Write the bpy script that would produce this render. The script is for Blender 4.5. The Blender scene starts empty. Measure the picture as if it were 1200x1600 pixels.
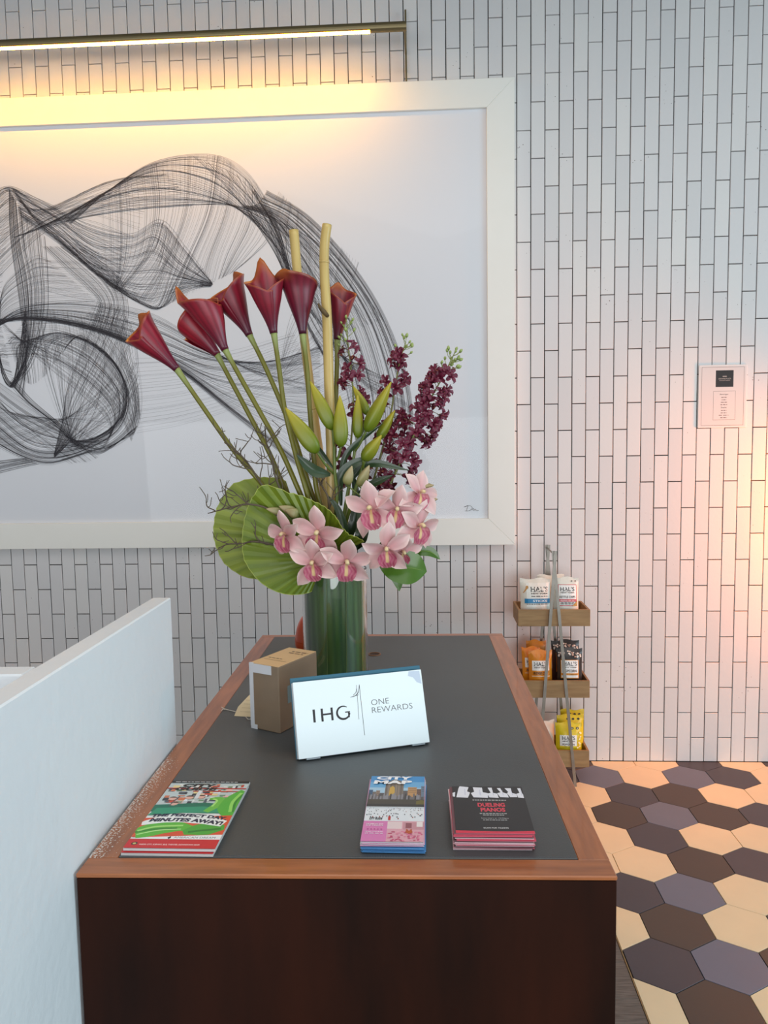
import bpy, bmesh, math, random
import numpy as np
from mathutils import Vector, Matrix, Quaternion

S = bpy.context.scene
COL = S.collection
random.seed(7)
RNG = np.random.default_rng(7)

# ------------------------------------------------------------------ camera
CAM_H = 1.535
WALL_Y = 3.6215
CAM_R = Vector((0.9985, 0.0529, -0.0162)).normalized()
CAM_F = Vector((-0.0542, 0.9946, -0.0882)).normalized()
CAM_U = CAM_R.cross(CAM_F).normalized()
CAM_R = CAM_F.cross(CAM_U).normalized()
FPX = 1200.0
CAM_P = Vector((0, 0, CAM_H))
cd = bpy.data.cameras.new('camera')
cd.sensor_fit = 'VERTICAL'; cd.sensor_height = 24; cd.lens = 24 * FPX / 1600
cd.clip_start = 0.05
cam = bpy.data.objects.new('camera', cd); COL.objects.link(cam)
m = Matrix((CAM_R, CAM_U, -CAM_F)).transposed().to_4x4(); m.translation = CAM_P
cam.matrix_world = m
S.camera = cam

# ------------------------------------------------------------------ world, daylight, exposure
S.view_settings.view_transform = 'Standard'
S.view_settings.look = 'None'
S.view_settings.gamma = 1
S.view_settings.exposure = 0.40
S.view_settings.use_curve_mapping = False
wd = bpy.data.worlds.new('world'); S.world = wd
wd.use_nodes = True
bg = wd.node_tree.nodes['Background']
bg.inputs[0].default_value = (0.92, 0.95, 1.0, 1); bg.inputs[1].default_value = 0.19

def area(name, loc, target, sx, sy, power, color):
    l = bpy.data.lights.new(name, 'AREA'); l.shape = 'RECTANGLE'; l.size = sx; l.size_y = sy
    l.energy = power; l.color = color
    o = bpy.data.objects.new(name, l); COL.objects.link(o); o.location = loc
    o.rotation_euler = (Vector(target) - Vector(loc)).to_track_quat('-Z', 'Y').to_euler()
    return o
area('skylight', (0.5, 0.2, 4.0), (0.4, 0.3, 0.0), 3.8, 3.0, 50, (1.0, 0.98, 0.96))
area('street_window', (6.2, -0.8, 1.8), (-0.4, 1.6, 1.0), 3.6, 3.0, 160, (0.62, 0.88, 1.0))
area('entrance_window', (-0.6, -4.0, 0.95), (-0.6, 2.0, 0.2), 7.0, 1.9, 165, (0.92, 0.96, 1.0))
sl = bpy.data.lights.new('amber_lamp', 'SPOT'); sl.energy = 66; sl.color = (1.0, 0.24, 0.01)
sl.spot_size = math.radians(130); sl.spot_blend = 0.8; sl.shadow_soft_size = 0.10
so = bpy.data.objects.new('amber_lamp', sl); COL.objects.link(so); so.location = (2.16, 3.27, 1.25)
so.rotation_euler = (Vector((1.35, 3.62, 1.05)) - so.location).to_track_quat('-Z', 'Y').to_euler()

# ------------------------------------------------------------------ helpers
def at(px, py, Y):
    """point seen at photo pixel (px,py) at the distance Y into the room"""
    d = CAM_F + CAM_R * ((px - 600) / FPX) - CAM_U * ((py - 800) / FPX)
    return CAM_P + d * (Y / d.y)
def onz(px, py, z):
    d = CAM_F + CAM_R * ((px - 600) / FPX) - CAM_U * ((py - 800) / FPX)
    return CAM_P + d * ((z - CAM_H) / d.z)
def pix(P):
    v = Vector(P) - CAM_P; d = v.dot(CAM_F)
    return 600 + FPX * v.dot(CAM_R) / d, 800 - FPX * v.dot(CAM_U) / d

def srgb(r, g, b):
    f = lambda c: (c / 255 / 12.92) if c / 255 <= 0.04045 else ((c / 255 + 0.055) / 1.055) ** 2.4
    return (f(r), f(g), f(b))

MATS = {}
def mat(name, color=(0.8, 0.8, 0.8), rough=0.5, metal=0.0, spec=0.5, vcol=False, noise=None, bump=None, trans=0.0,
        emit=None, coat=0.0, stretch=(1, 1, 1), sheen=0.0, sss=0.0, coords='Object'):
    """noise=(scale, amount, second colour); bump=(scale, strength)"""
    if name in MATS: return MATS[name]
    mt = bpy.data.materials.new(name); mt.use_nodes = True
    nt = mt.node_tree; b = nt.nodes['Principled BSDF']; L = nt.links.new
    b.inputs['Base Color'].default_value = (*color, 1); b.inputs['Roughness'].default_value = rough
    b.inputs['Metallic'].default_value = metal; b.inputs['Specular IOR Level'].default_value = spec
    b.inputs['Transmission Weight'].default_value = trans; b.inputs['Coat Weight'].default_value = coat
    if sss: 
        b.inputs['Subsurface Weight'].default_value = sss; b.inputs['Subsurface Radius'].default_value = (0.01, 0.006, 0.004)
    if emit:
        b.inputs['Emission Color'].default_value = (*emit[0], 1); b.inputs['Emission Strength'].default_value = emit[1]
    src = None
    if vcol:
        a = nt.nodes.new('ShaderNodeAttribute'); a.attribute_name = 'Col'; src = a.outputs['Color']
    tc = mp = None
    def vec():
        nonlocal tc, mp
        if mp is None:
            tc = nt.nodes.new('ShaderNodeTexCoord'); mp = nt.nodes.new('ShaderNodeMapping')
            mp.inputs['Scale'].default_value = stretch; L(tc.outputs[coords], mp.inputs[0])
        return mp.outputs[0]
    if noise:
        n = nt.nodes.new('ShaderNodeTexNoise'); n.inputs['Scale'].default_value = noise[0]; n.inputs['Detail'].default_value = 5
        L(vec(), n.inputs['Vector'])
        r = nt.nodes.new('ShaderNodeMapRange'); r.inputs[1].default_value = 0.35; r.inputs[2].default_value = 0.7
        r.inputs[3].default_value = 0; r.inputs[4].default_value = noise[1]; L(n.outputs[0], r.inputs[0])
        x = nt.nodes.new('ShaderNodeMix'); x.data_type = 'RGBA'
        L(r.outputs[0], x.inputs[0])
        if src is not None: L(src, x.inputs[6])
        else: x.inputs[6].default_value = (*color, 1)
        x.inputs[7].default_value = (*noise[2], 1)
        src = x.outputs[2]
    if src is not None: L(src, b.inputs['Base Color'])
    if bump:
        n = nt.nodes.new('ShaderNodeTexNoise'); n.inputs['Scale'].default_value = bump[0]; n.inputs['Detail'].default_value = 4
        L(vec(), n.inputs['Vector'])
        bm_ = nt.nodes.new('ShaderNodeBump'); bm_.inputs['Strength'].default_value = bump[1]; bm_.inputs['Distance'].default_value = 0.002
        L(n.outputs[0], bm_.inputs['Height']); L(bm_.outputs[0], b.inputs['Normal'])
    MATS[name] = mt
    return mt

def tag(o, label=None, cat=None, group=None, kind=None):
    if label: o['label'] = label
    if cat: o['category'] = cat
    if group: o['group'] = group
    if kind: o['kind'] = kind
    return o
def empty(name, loc=(0, 0, 0), rz=0.0, rot=None):
    o = bpy.data.objects.new(name, None); COL.objects.link(o); o.empty_display_size = 0.03
    o.location = loc
    o.rotation_euler = rot if rot is not None else (0, 0, rz)
    return o
def copy_obj(o, parent=None, matrix=None):
    c = o.copy(); COL.objects.link(c)
    if parent is not None: c.parent = parent
    if matrix is not None: c.matrix_local = matrix
    return c

class MB:
    """collects shapes that become ONE mesh object"""
    def __init__(s): s.v = []; s.f = []; s.mi = []; s.c = []; s.cur = 0; s.col = None
    def add(s, vs, fs, col=None):
        o = len(s.v); s.v += [tuple(p) for p in vs]
        s.f += [tuple(i + o for i in f) for f in fs]; s.mi += [s.cur] * len(fs)
        cc = col if col is not None else s.col
        if cc is None: cc = (1, 1, 1)
        if isinstance(cc, list): s.c += cc
        else: s.c += [cc] * len(vs)
        return s
    def box(s, lo, hi, M=None, ch=0.0):
        x0, y0, z0 = lo; x1, y1, z1 = hi
        if ch <= 0:
            vs = [(x0, y0, z0), (x1, y0, z0), (x1, y1, z0), (x0, y1, z0), (x0, y0, z1), (x1, y0, z1), (x1, y1, z1), (x0, y1, z1)]
            fs = [(0, 3, 2, 1), (4, 5, 6, 7), (0, 1, 5, 4), (1, 2, 6, 5), (2, 3, 7, 6), (3, 0, 4, 7)]
        else:
            bm = bmesh.new(); bmesh.ops.create_cube(bm, size=1)
            for v in bm.verts: v.co = ((x0 + x1) / 2 + v.co.x * (x1 - x0), (y0 + y1) / 2 + v.co.y * (y1 - y0), (z0 + z1) / 2 + v.co.z * (z1 - z0))
            bmesh.ops.bevel(bm, geom=bm.edges[:], offset=ch, segments=1, affect='EDGES')
            bm.verts.index_update()
            vs = [v.co.copy() for v in bm.verts]; fs = [[v.index for v in f.verts] for f in bm.faces]; bm.free()
        if M is not None: vs = [M @ Vector(v) for v in vs]
        return s.add(vs, fs)
    def poly(s, pts): return s.add(pts, [tuple(range(len(pts)))])
    def tube(s, pts, rad, n=8, cap=True, cols=None, sec=None):
        pts = [Vector(p) for p in pts]; N = len(pts)
        if not isinstance(rad, (list, tuple)): rad = [rad] * N
        t0 = (pts[1] - pts[0]).normalized()
        up = Vector((0, 0, 1)) if abs(t0.z) < 0.9 else Vector((1, 0, 0))
        x = t0.cross(up).normalized(); vs = []; cl = []
        for i, p in enumerate(pts):
            t = (pts[min(i + 1, N - 1)] - pts[max(i - 1, 0)]).normalized()
            x = (x - t * x.dot(t)).normalized(); y = t.cross(x)
            for k in range(n):
                a = 2 * math.pi * k / n
                rr = rad[i] * (sec(a) if sec else 1)
                vs.append(p + x * (rr * math.cos(a)) + y * (rr * math.sin(a)))
                if cols: cl.append(cols[i])
        fs = []
        for i in range(N - 1):
            for k in range(n):
                a = i * n + k; b = i * n + (k + 1) % n
                fs.append((a, b, b + n, a + n))
        if cap: fs.append(tuple(reversed(range(n)))); fs.append(tuple((N - 1) * n + k for k in range(n)))
        return s.add(vs, fs, cl if cols else None)
    def lathe(s, prof, n=24, origin=(0, 0, 0)):
        o = Vector(origin); vs = []; fs = []
        for r, z in prof:
            for k in range(n):
                a = 2 * math.pi * k / n; vs.append(o + Vector((r * math.cos(a), r * math.sin(a), z)))
        for i in range(len(prof) - 1):
            for k in range(n):
                a = i * n + k; b = i * n + (k + 1) % n; fs.append((a, b, b + n, a + n))
        return s.add(vs, fs)
    def grid(s, fn, nu, nv, colfn=None):
        vs = []; cl = []
        for i in range(nu + 1):
            for j in range(nv + 1):
                vs.append(fn(i / nu, j / nv))
                if colfn: cl.append(colfn(i / nu, j / nv))
        fs = [(i * (nv + 1) + j, (i + 1) * (nv + 1) + j, (i + 1) * (nv + 1) + j + 1, i * (nv + 1) + j + 1) for i in range(nu) for j in range(nv)]
        return s.add(vs, fs, cl if colfn else None)
    def mesh(s, name, mats, smooth=False, off=(0, 0, 0)):
        me = bpy.data.meshes.new(name)
        o = Vector(off)
        me.from_pydata([(p[0] - o.x, p[1] - o.y, p[2] - o.z) for p in s.v], [], s.f)
        if not isinstance(mats, (list, tuple)): mats = [mats]
        for x in mats: me.materials.append(x)
        me.polygons.foreach_set('material_index', s.mi)
        if smooth: me.polygons.foreach_set('use_smooth', [True] * len(s.f))
        if any(c != (1, 1, 1) for c in s.c):
            ca = me.color_attributes.new('Col', 'FLOAT_COLOR', 'POINT')
            ca.data.foreach_set('color', [x for c in s.c for x in (c[0], c[1], c[2], 1.0)])
        me.validate(); me.update()
        return me
    def build(s, name, mats, parent=None, smooth=False, world=False, loc=None):
        """world=True: shapes were laid in world coordinates; kept there under the (unrotated) parent"""
        off = (0, 0, 0)
        if world and parent is not None: off = parent.location
        elif loc is not None: off = loc
        o = bpy.data.objects.new(name, s.mesh(name, mats, smooth, off)); COL.objects.link(o)
        if parent is not None: o.parent = parent
        elif loc is not None: o.location = loc
        return o

def catmull(pts, n):
    P = np.array([list(p) for p in pts], float)
    P = np.vstack([2 * P[0] - P[1], P, 2 * P[-1] - P[-2]])
    segs = len(P) - 3; out = []
    for u in np.linspace(0, segs, n):
        i = min(int(u), segs - 1); t = u - i
        a, b, c, d = P[i:i + 4]
        out.append(0.5 * ((2 * b) + (c - a) * t + (2 * a - 5 * b + 4 * c - d) * t * t + (3 * b - a - 3 * c + d) * t ** 3))
    return np.array(out)
def spl(pts, n): return [Vector(p) for p in catmull(pts, n)]

# flat text: outlines of the built-in font turned into mesh faces
TXT = {}
def text_geo(t, bold=0.0):
    k = (t, bold)
    if k in TXT: return TXT[k]
    cu = bpy.data.curves.new('tmp_text', 'FONT'); cu.body = t; cu.resolution_u = 3; cu.offset = bold
    ob = bpy.data.objects.new('tmp_text', cu); COL.objects.link(ob)
    dg = bpy.context.evaluated_depsgraph_get()
    me = bpy.data.meshes.new_from_object(ob.evaluated_get(dg))
    vs = [(v.co.x, v.co.y) for v in me.vertices]; fs = [tuple(p.vertices) for p in me.polygons]
    bpy.data.objects.remove(ob); bpy.data.curves.remove(cu); bpy.data.meshes.remove(me)
    xs = [v[0] for v in vs]; ys = [v[1] for v in vs]
    x0, x1, y0, y1 = min(xs), max(xs), min(ys), max(ys)
    TXT[k] = ([((x - x0) / (x1 - x0), (y - y0) / (y1 - y0)) for x, y in vs], fs)
    return TXT[k]

class Print:
    """flat print on a surface: local x right, y up, z off the surface"""
    def __init__(s, surf=None, eps=0.000006, z0=0.0002, ymap=None): s.ymap = ymap; s.bounds = None; s.mb = MB(); s.mats = []; s.z = z0; s.eps = eps; s.surf = surf
    def _m(s, c):
        nm = 'ink_%02x%02x%02x' % tuple(int(x) for x in c)
        mt = mat(nm, srgb(*c), 0.42)
        if mt not in s.mats: s.mats.append(mt)
        s.mb.cur = s.mats.index(mt)
    def _p(s, x, y):
        if s.ymap: y = s.ymap(y)
        if s.bounds: x = min(max(x, 0.0), s.bounds[0]); y = min(max(y, 0.0), s.bounds[1])   # ink stays on the sheet
        return (x, y, s.z + (s.surf(x, y) if s.surf else 0))
    def poly(s, pts, c): s._m(c); s.mb.poly([s._p(x, y) for x, y in pts]); s.z += s.eps
    def rect(s, x0, y0, x1, y1, c, n=1):
        s._m(c); s.mb.grid(lambda u, v: s._p(x0 + (x1 - x0) * u, y0 + (y1 - y0) * v), n, n); s.z += s.eps
    def stroke(s, pts, w, c):
        s._m(c); P = catmull(pts, max(2, len(pts) * 6)) if len(pts) > 2 else np.array(pts, float)
        vs = []; fs = []
        ww = w if isinstance(w, (list, tuple)) else None
        for i in range(len(P)):
            t = P[min(i + 1, len(P) - 1)] - P[max(i - 1, 0)]; t = t / (np.hypot(*t) + 1e-9)
            f = i / (len(P) - 1); wi = np.interp(f, np.linspace(0, 1, len(ww)), ww) if ww else w
            nx, ny = -t[1] * wi / 2, t[0] * wi / 2
            vs += [s._p(P[i][0] + nx, P[i][1] + ny), s._p(P[i][0] - nx, P[i][1] - ny)]
            if i: fs.append((2 * i - 2, 2 * i - 1, 2 * i + 1, 2 * i))
        s.mb.add(vs, fs); s.z += s.eps
    def text(s, t, x, y, w, h, c, bold=0.0, shear=0.0, bend=None, align='l'):
        """fits the words into the box w x h whose lower left is (x,y)"""
        s._m(c); vs, fs = text_geo(t, bold)
        out = []
        for a, b in vs:
            X = x + a * w + shear * b * h; Y = y + b * h
            if bend: Y += bend(a)
            out.append(s._p(X, Y))
        s.mb.add(out, fs); s.z += s.eps
    def dashes(s, x0, x1, y, h, c, words=5, seed=1):
        r = random.Random(seed); s._m(c); x = x0
        while x < x1:
            w = (x1 - x0) / words * r.uniform(0.4, 1.0); e = min(x + w, x1)
            s.mb.poly([s._p(x, y), s._p(e, y), s._p(e, y + h), s._p(x, y + h)]); x = e + (x1 - x0) / words * 0.22
        s.z += s.eps
    def build(s, name, parent): return s.mb.build(name, s.mats, parent)

# ================================================================== THE SETTING
# ---------------- brick wall
def brick_material():
    mt = bpy.data.materials.new('glazed_brick'); mt.use_nodes = True; nt = mt.node_tree; L = nt.links.new
    b = nt.nodes['Principled BSDF']; b.inputs['Roughness'].default_value = 0.42; b.inputs['Specular IOR Level'].default_value = 0.45
    g = nt.nodes.new('ShaderNodeNewGeometry'); oi = nt.nodes.new('ShaderNodeObjectInfo')
    ad = nt.nodes.new('ShaderNodeMath'); ad.operation = 'ADD'; L(g.outputs['Random Per Island'], ad.inputs[0]); L(oi.outputs['Random'], ad.inputs[1])
    fr = nt.nodes.new('ShaderNodeMath'); fr.operation = 'FRACT'; L(ad.outputs[0], fr.inputs[0])
    cr = nt.nodes.new('ShaderNodeValToRGB'); L(fr.outputs[0], cr.inputs[0])
    e = cr.color_ramp.elements
    e[0].color = (*srgb(211, 209, 208), 1); e[1].color = (*srgb(221, 218, 215), 1)
    x = e.new(0.5); x.color = (*srgb(216, 213, 212), 1)
    # kiln pits: small dark specks, thicker in some places
    v = nt.nodes.new('ShaderNodeTexVoronoi'); v.inputs['Scale'].default_value = 42; L(g.outputs['Position'], v.inputs['Vector'])
    n = nt.nodes.new('ShaderNodeTexNoise'); n.inputs['Scale'].default_value = 7; L(g.outputs['Position'], n.inputs['Vector'])
    mr = nt.nodes.new('ShaderNodeMapRange'); mr.inputs[1].default_value = 0.45; mr.inputs[2].default_value = 0.8; mr.inputs[3].default_value = 0.0; mr.inputs[4].default_value = 0.14
    L(n.outputs[0], mr.inputs[0])
    lt = nt.nodes.new('ShaderNodeMath'); lt.operation = 'LESS_THAN'; L(v.outputs['Distance'], lt.inputs[0]); L(mr.outputs[0], lt.inputs[1])
    mx = nt.nodes.new('ShaderNodeMix'); mx.data_type = 'RGBA'; L(lt.outputs[0], mx.inputs[0]); L(cr.outputs[0], mx.inputs[6])
    mx.inputs[7].default_value = (*srgb(120, 108, 104), 1); L(mx.outputs[2], b.inputs['Base Color'])
    n2 = nt.nodes.new('ShaderNodeTexNoise'); n2.inputs['Scale'].default_value = 60; L(g.outputs['Position'], n2.inputs['Vector'])
    bp = nt.nodes.new('ShaderNodeBump'); bp.inputs['Strength'].default_value = 0.18; bp.inputs['Distance'].default_value = 0.003
    L(n2.outputs[0], bp.inputs['Height']); L(bp.outputs[0], b.inputs['Normal'])
    return mt
M_BRICK = brick_material()
M_MORTAR = mat('dark_grout', srgb(30, 28, 27), 0.95, spec=0.1, noise=(90, 0.5, srgb(20, 19, 18)))
XL, XR, ZT = -3.2, 2.75, 4.25
wall = MB().box((XL, WALL_Y + 0.011, -0.02), (XR, WALL_Y + 0.16, ZT)).build('wall_back', M_MORTAR)
tag(wall, 'white glazed brick wall laid in vertical running bond with dark joints', 'wall', kind='structure')
BW, BH, JT = 0.063, 0.24443, 0.0038
def col_x(c): return BW * (c + 6.804)
def joint_z(r): return CAM_H + BW * 27.9403 - BH * r
def brick_geo(w, h):
    """front face at y=0, chamfered, body into +y"""
    d, c = 0.014, 0.0012
    vs = [(-w/2 + c, 0, -h/2 + c), (w/2 - c, 0, -h/2 + c), (w/2 - c, 0, h/2 - c), (-w/2 + c, 0, h/2 - c),
          (-w/2, c, -h/2), (w/2, c, -h/2), (w/2, c, h/2), (-w/2, c, h/2), (-w/2, d, -h/2), (w/2, d, -h/2), (w/2, d, h/2), (-w/2, d, h/2)]
    fs = [(0, 1, 2, 3), (0, 4, 5, 1), (1, 5, 6, 2), (2, 6, 7, 3), (3, 7, 4, 0), (4, 8, 9, 5), (5, 9, 10, 6), (6, 10, 11, 7), (7, 11, 8, 4)]
    return vs, fs
def inpoly(x, y, P):
    r = False; j = len(P) - 1
    for i in range(len(P)):
        if (P[i][1] > y) != (P[j][1] > y) and x < (P[j][0] - P[i][0]) * (y - P[i][1]) / (P[j][1] - P[i][1]) + P[i][0]: r = not r
        j = i
    return r
HIDE = [[(-999, 150), (806, 122), (803, 852), (-999, 862)], [(-999, 1600), (-999, 1500), (0, 1090), (12, 1056), (238, 933), (268, 934), (275, 1160), (410, 990), (786, 990), (975, 1372), (975, 1700)]]
bricks = []
for c in range(-59, 37):
    off = 0.0 if c % 2 else 0.5
    for r in range(-5, 15):
        z1 = joint_z(r + off) - JT / 2; z0 = joint_z(r + 1 + off) + JT / 2
        z0 = max(z0, 0.002); z1 = min(z1, ZT)
        if z1 - z0 < 0.02: continue
        cx, cz = col_x(c) + BW / 2, (z0 + z1) / 2
        if cx - BW / 2 < XL or cx + BW / 2 > XR: continue
        vis = 0
        for fx in (-0.4, 0, 0.4):
            for fz in (-0.45, -0.15, 0.15, 0.45):
                x, y = pix((cx + fx * BW, WALL_Y, cz + fz * (z1 - z0)))
                if 0 <= x < 1200 and 0 <= y < 1600 and not any(inpoly(x, y, P) for P in HIDE): vis += 1
        sx = FPX / ((Vector((cx, WALL_Y, cz)) - CAM_P).dot(CAM_F))
        bricks.append((vis / 12 * sx * sx * (z1 - z0), cx, cz, z1 - z0))
bricks.sort(key=lambda b: -b[0])
BMESH = {}
field = MB()
for i, (a, cx, cz, h) in enumerate(bricks):
    dy = random.uniform(-0.0008, 0.0008)
    if i < 300 and a > 0:
        k = round(h, 4)
        if k not in BMESH:
            q = MB(); q.add(*brick_geo(BW - JT, h)); BMESH[k] = q.mesh('brick', M_BRICK)
        o = bpy.data.objects.new('brick', BMESH[k]); COL.objects.link(o); o.parent = wall
        o.location = (cx + random.uniform(-0.0004, 0.0004), WALL_Y + dy, cz)
        o.rotation_euler = (random.uniform(-0.004, 0.004), random.uniform(-0.003, 0.003), random.uniform(-0.008, 0.008))
    else:
        vs, fs = brick_geo(BW - JT, h)
        field.add([(x + cx, y + WALL_Y + dy, z + cz) for x, y, z in vs], fs)
tag(field.build('brick_field', M_BRICK, wall), kind='stuff')

# ---------------- floor: hexagon tiles right of a metal strip, grey wood planks left of it
FX = 0.575
floor = MB().box((XL, -0.4, -0.10), (XR, WALL_Y, -0.006)).build('floor', M_MORTAR)
tag(floor, 'floor of cream, brown, slate and blue grey hexagon tiles beside grey planks', 'floor', kind='structure')
HC = {'C': srgb(242, 218, 178), 'P': srgb(76, 70, 76), 'K': srgb(80, 66, 58), 'B': srgb(112, 114, 130)}
HM = {k: mat('cement_tile_' + k, c, 0.38, spec=0.35, noise=(9, 0.22, tuple(min(1, x * 0.80) for x in c)), bump=(70, 0.06)) for k, c in HC.items()}
obs = {8: [(340, 'C'), (590, 'C'), (830, 'P'), (1060, 'C')], 7: [(260, 'B'), (510, 'C'), (755, 'B'), (1010, 'P'), (1190, 'C')],
       6: [(220, 'C'), (440, 'P'), (710, 'K'), (975, 'C'), (1170, 'C')], 5: [(370, 'K'), (650, 'B'), (940, 'K'), (1150, 'P')],
       4: [(330, 'C'), (590, 'P'), (890, 'C'), (1120, 'C')], 3: [(520, 'C'), (830, 'K'), (1110, 'P')], 2: [(480, 'P'), (775, 'B'), (1080, 'C')],
       1: [(440, 'C'), (705, 'K'), (1050, 'C')], 0: [(627, 'P'), (1000, 'B'), (1230, 'K')], -1: [(590, 'C'), (950, 'K'), (1180, 'C')]}
HA, HR = 0.2005, 0.183
def hexc(i, j): return 0.679 + HA * (j + 0.5 * (i % 2)), 2.169 + HR * i
HCOL = {}
for i, row in obs.items():
    for zx, k in row:
        px = 860 + zx * 0.2833
        best = min(range(-2, 8), key=lambda j: abs(pix((*hexc(i, j), 0))[0] - px)); HCOL[(i, best)] = k
def clip(P, ax, val, keep_gt):
    out = []
    for a, b in zip(P, P[1:] + P[:1]):
        ia = (a[ax] >= val) == keep_gt; ib = (b[ax] >= val) == keep_gt
        if ia: out.append(a)
        if ia != ib:
            t = (val - a[ax]) / (b[ax] - a[ax]); out.append((a[0] + t * (b[0] - a[0]), a[1] + t * (b[1] - a[1])))
    return out
rr = random.Random(3)
HCOL.setdefault((3, -1), 'C'); HCOL.setdefault((5, -1), 'C'); HCOL.setdefault((1, -1), 'C')
for i in range(-13, 9):
    for j in range(-1, 10):
        cx, cy = hexc(i, j); g = 0.0012
        a, b = HA / 2 - g, HR * 2 / 3 - g
        P = [(cx - a, cy - b / 2), (cx, cy - b), (cx + a, cy - b / 2), (cx + a, cy + b / 2), (cx, cy + b), (cx - a, cy + b / 2)]
        P = clip(P, 0, FX + 0.003, True); 
        if len(P) > 2: P = clip(P, 1, WALL_Y - 0.003, False)
        if len(P) > 2: P = clip(P, 0, XR, False)
        if len(P) < 3: continue
        k = HCOL.get((i, j)) or rr.choice('CCPKBK')
        q = MB(); n = len(P)
        ins = [(cx + (x - cx) * 0.992, cy + (y - cy) * 0.992) for x, y in P]
        q.add([(x, y, 0.0) for x, y in ins] + [(x, y, -0.001) for x, y in P] + [(x, y, -0.0055) for x, y in P],
              [tuple(range(n))] + [(n + t, n + (t + 1) % n, (t + 1) % n, t) for t in range(n)] + [(2*n + t, 2*n + (t + 1) % n, n + (t + 1) % n, n + t) for t in range(n)])
        q.build('tile', HM[k], floor)
M_PLANK = mat('grey_wood_plank', srgb(128, 117, 108), 0.55, noise=(14, 0.85, srgb(70, 60, 54)), bump=(40, 0.4), stretch=(1.2, 22, 1))
pl = MB().box((-1.9, -0.0745, -0.0055), (1.9, 0.0745, -0.0005), ch=0.0008).mesh('plank', M_PLANK)
for k in range(27):
    o = bpy.data.objects.new('plank', pl); COL.objects.link(o); o.parent = floor
    o.location = (FX - 0.003 - 1.9, -0.30 + k * 0.15, 0)
tag(MB().box((FX - 0.0018, -0.38, -0.005), (FX + 0.0018, WALL_Y - 0.003, 0.0008)).build('trim_1', mat('brass_strip', srgb(150, 128, 92), 0.5, 0.6)),
    'thin brass strip between the planks and the hexagon tiles', 'trim', kind='structure')

# ---------------- added slab shading the upper brick wall (above the frame of the photograph)
tag(MB().box((XL, 1.85, 3.72), (XR, WALL_Y - 0.002, 3.80)).build('shade_slab', mat('shade_slab_grey', srgb(120, 118, 114), 0.9)), 'plain grey slab added out of view to shade the upper brick wall', 'shade_slab', kind='structure')

# ---------------- plastered half wall left of the desk
DA = 0.0165
DORG = Vector((-0.531, 1.0735, 0))
M_PLASTER = mat('white_plaster', srgb(226, 230, 232), 0.6, noise=(6, 0.25, srgb(214, 220, 226)), bump=(45, 0.55), coords='Object')
hw = MB()
hw.box((-0.044, -0.98, 0), (-0.004, 0.512, 1.217), ch=0.0025)
part = hw.build('wall_left', M_PLASTER); part.location = DORG; part.rotation_euler = (0, 0, DA)
tag(part, 'thin white plastered half wall running along the left side of the desk', 'half wall', kind='structure')
ret = MB().box((-1.1, -0.035, 0), (-0.0445, 0.006, 1.217), ch=0.0025).build('wall_return', M_PLASTER, part)

# ================================================================== DESK
WD, LD, HD = 0.805, 1.445, 0.90
M_WOOD = mat('red_brown_wood', srgb(172, 102, 56), 0.36, noise=(5, 0.75, srgb(128, 72, 38)), bump=(30, 0.05), stretch=(1.5, 14, 14), coat=0.25)
M_WOODY = mat('red_brown_wood_along', srgb(172, 102, 56), 0.36, noise=(5, 0.75, srgb(128, 72, 38)), bump=(30, 0.05), stretch=(14, 1.5, 14), coat=0.25)
M_WOODF = mat('dark_varnished_veneer', srgb(46, 18, 7), 0.5, spec=0.12, noise=(1.6, 0.95, srgb(20, 8, 4)), stretch=(5, 5, 1.1))
M_LEATHER = mat('slate_leather', srgb(72, 76, 77), 0.45, spec=0.6, noise=(3, 0.5, srgb(58, 60, 60)), bump=(420, 0.16))
desk = empty('desk', DORG, DA)
tag(desk, 'long dark brown wooden desk with a slate leather top', 'desk')
T = 0.007; BF, BS, BB = 0.046, 0.047, 0.030
MB().box((0, 0, HD - T), (WD, BF, HD), ch=0.0015).build('edge_strip', M_WOOD, desk)
MB().box((0, LD - BB, HD - T), (WD, LD, HD), ch=0.0015).build('edge_strip', M_WOOD, desk)
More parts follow.
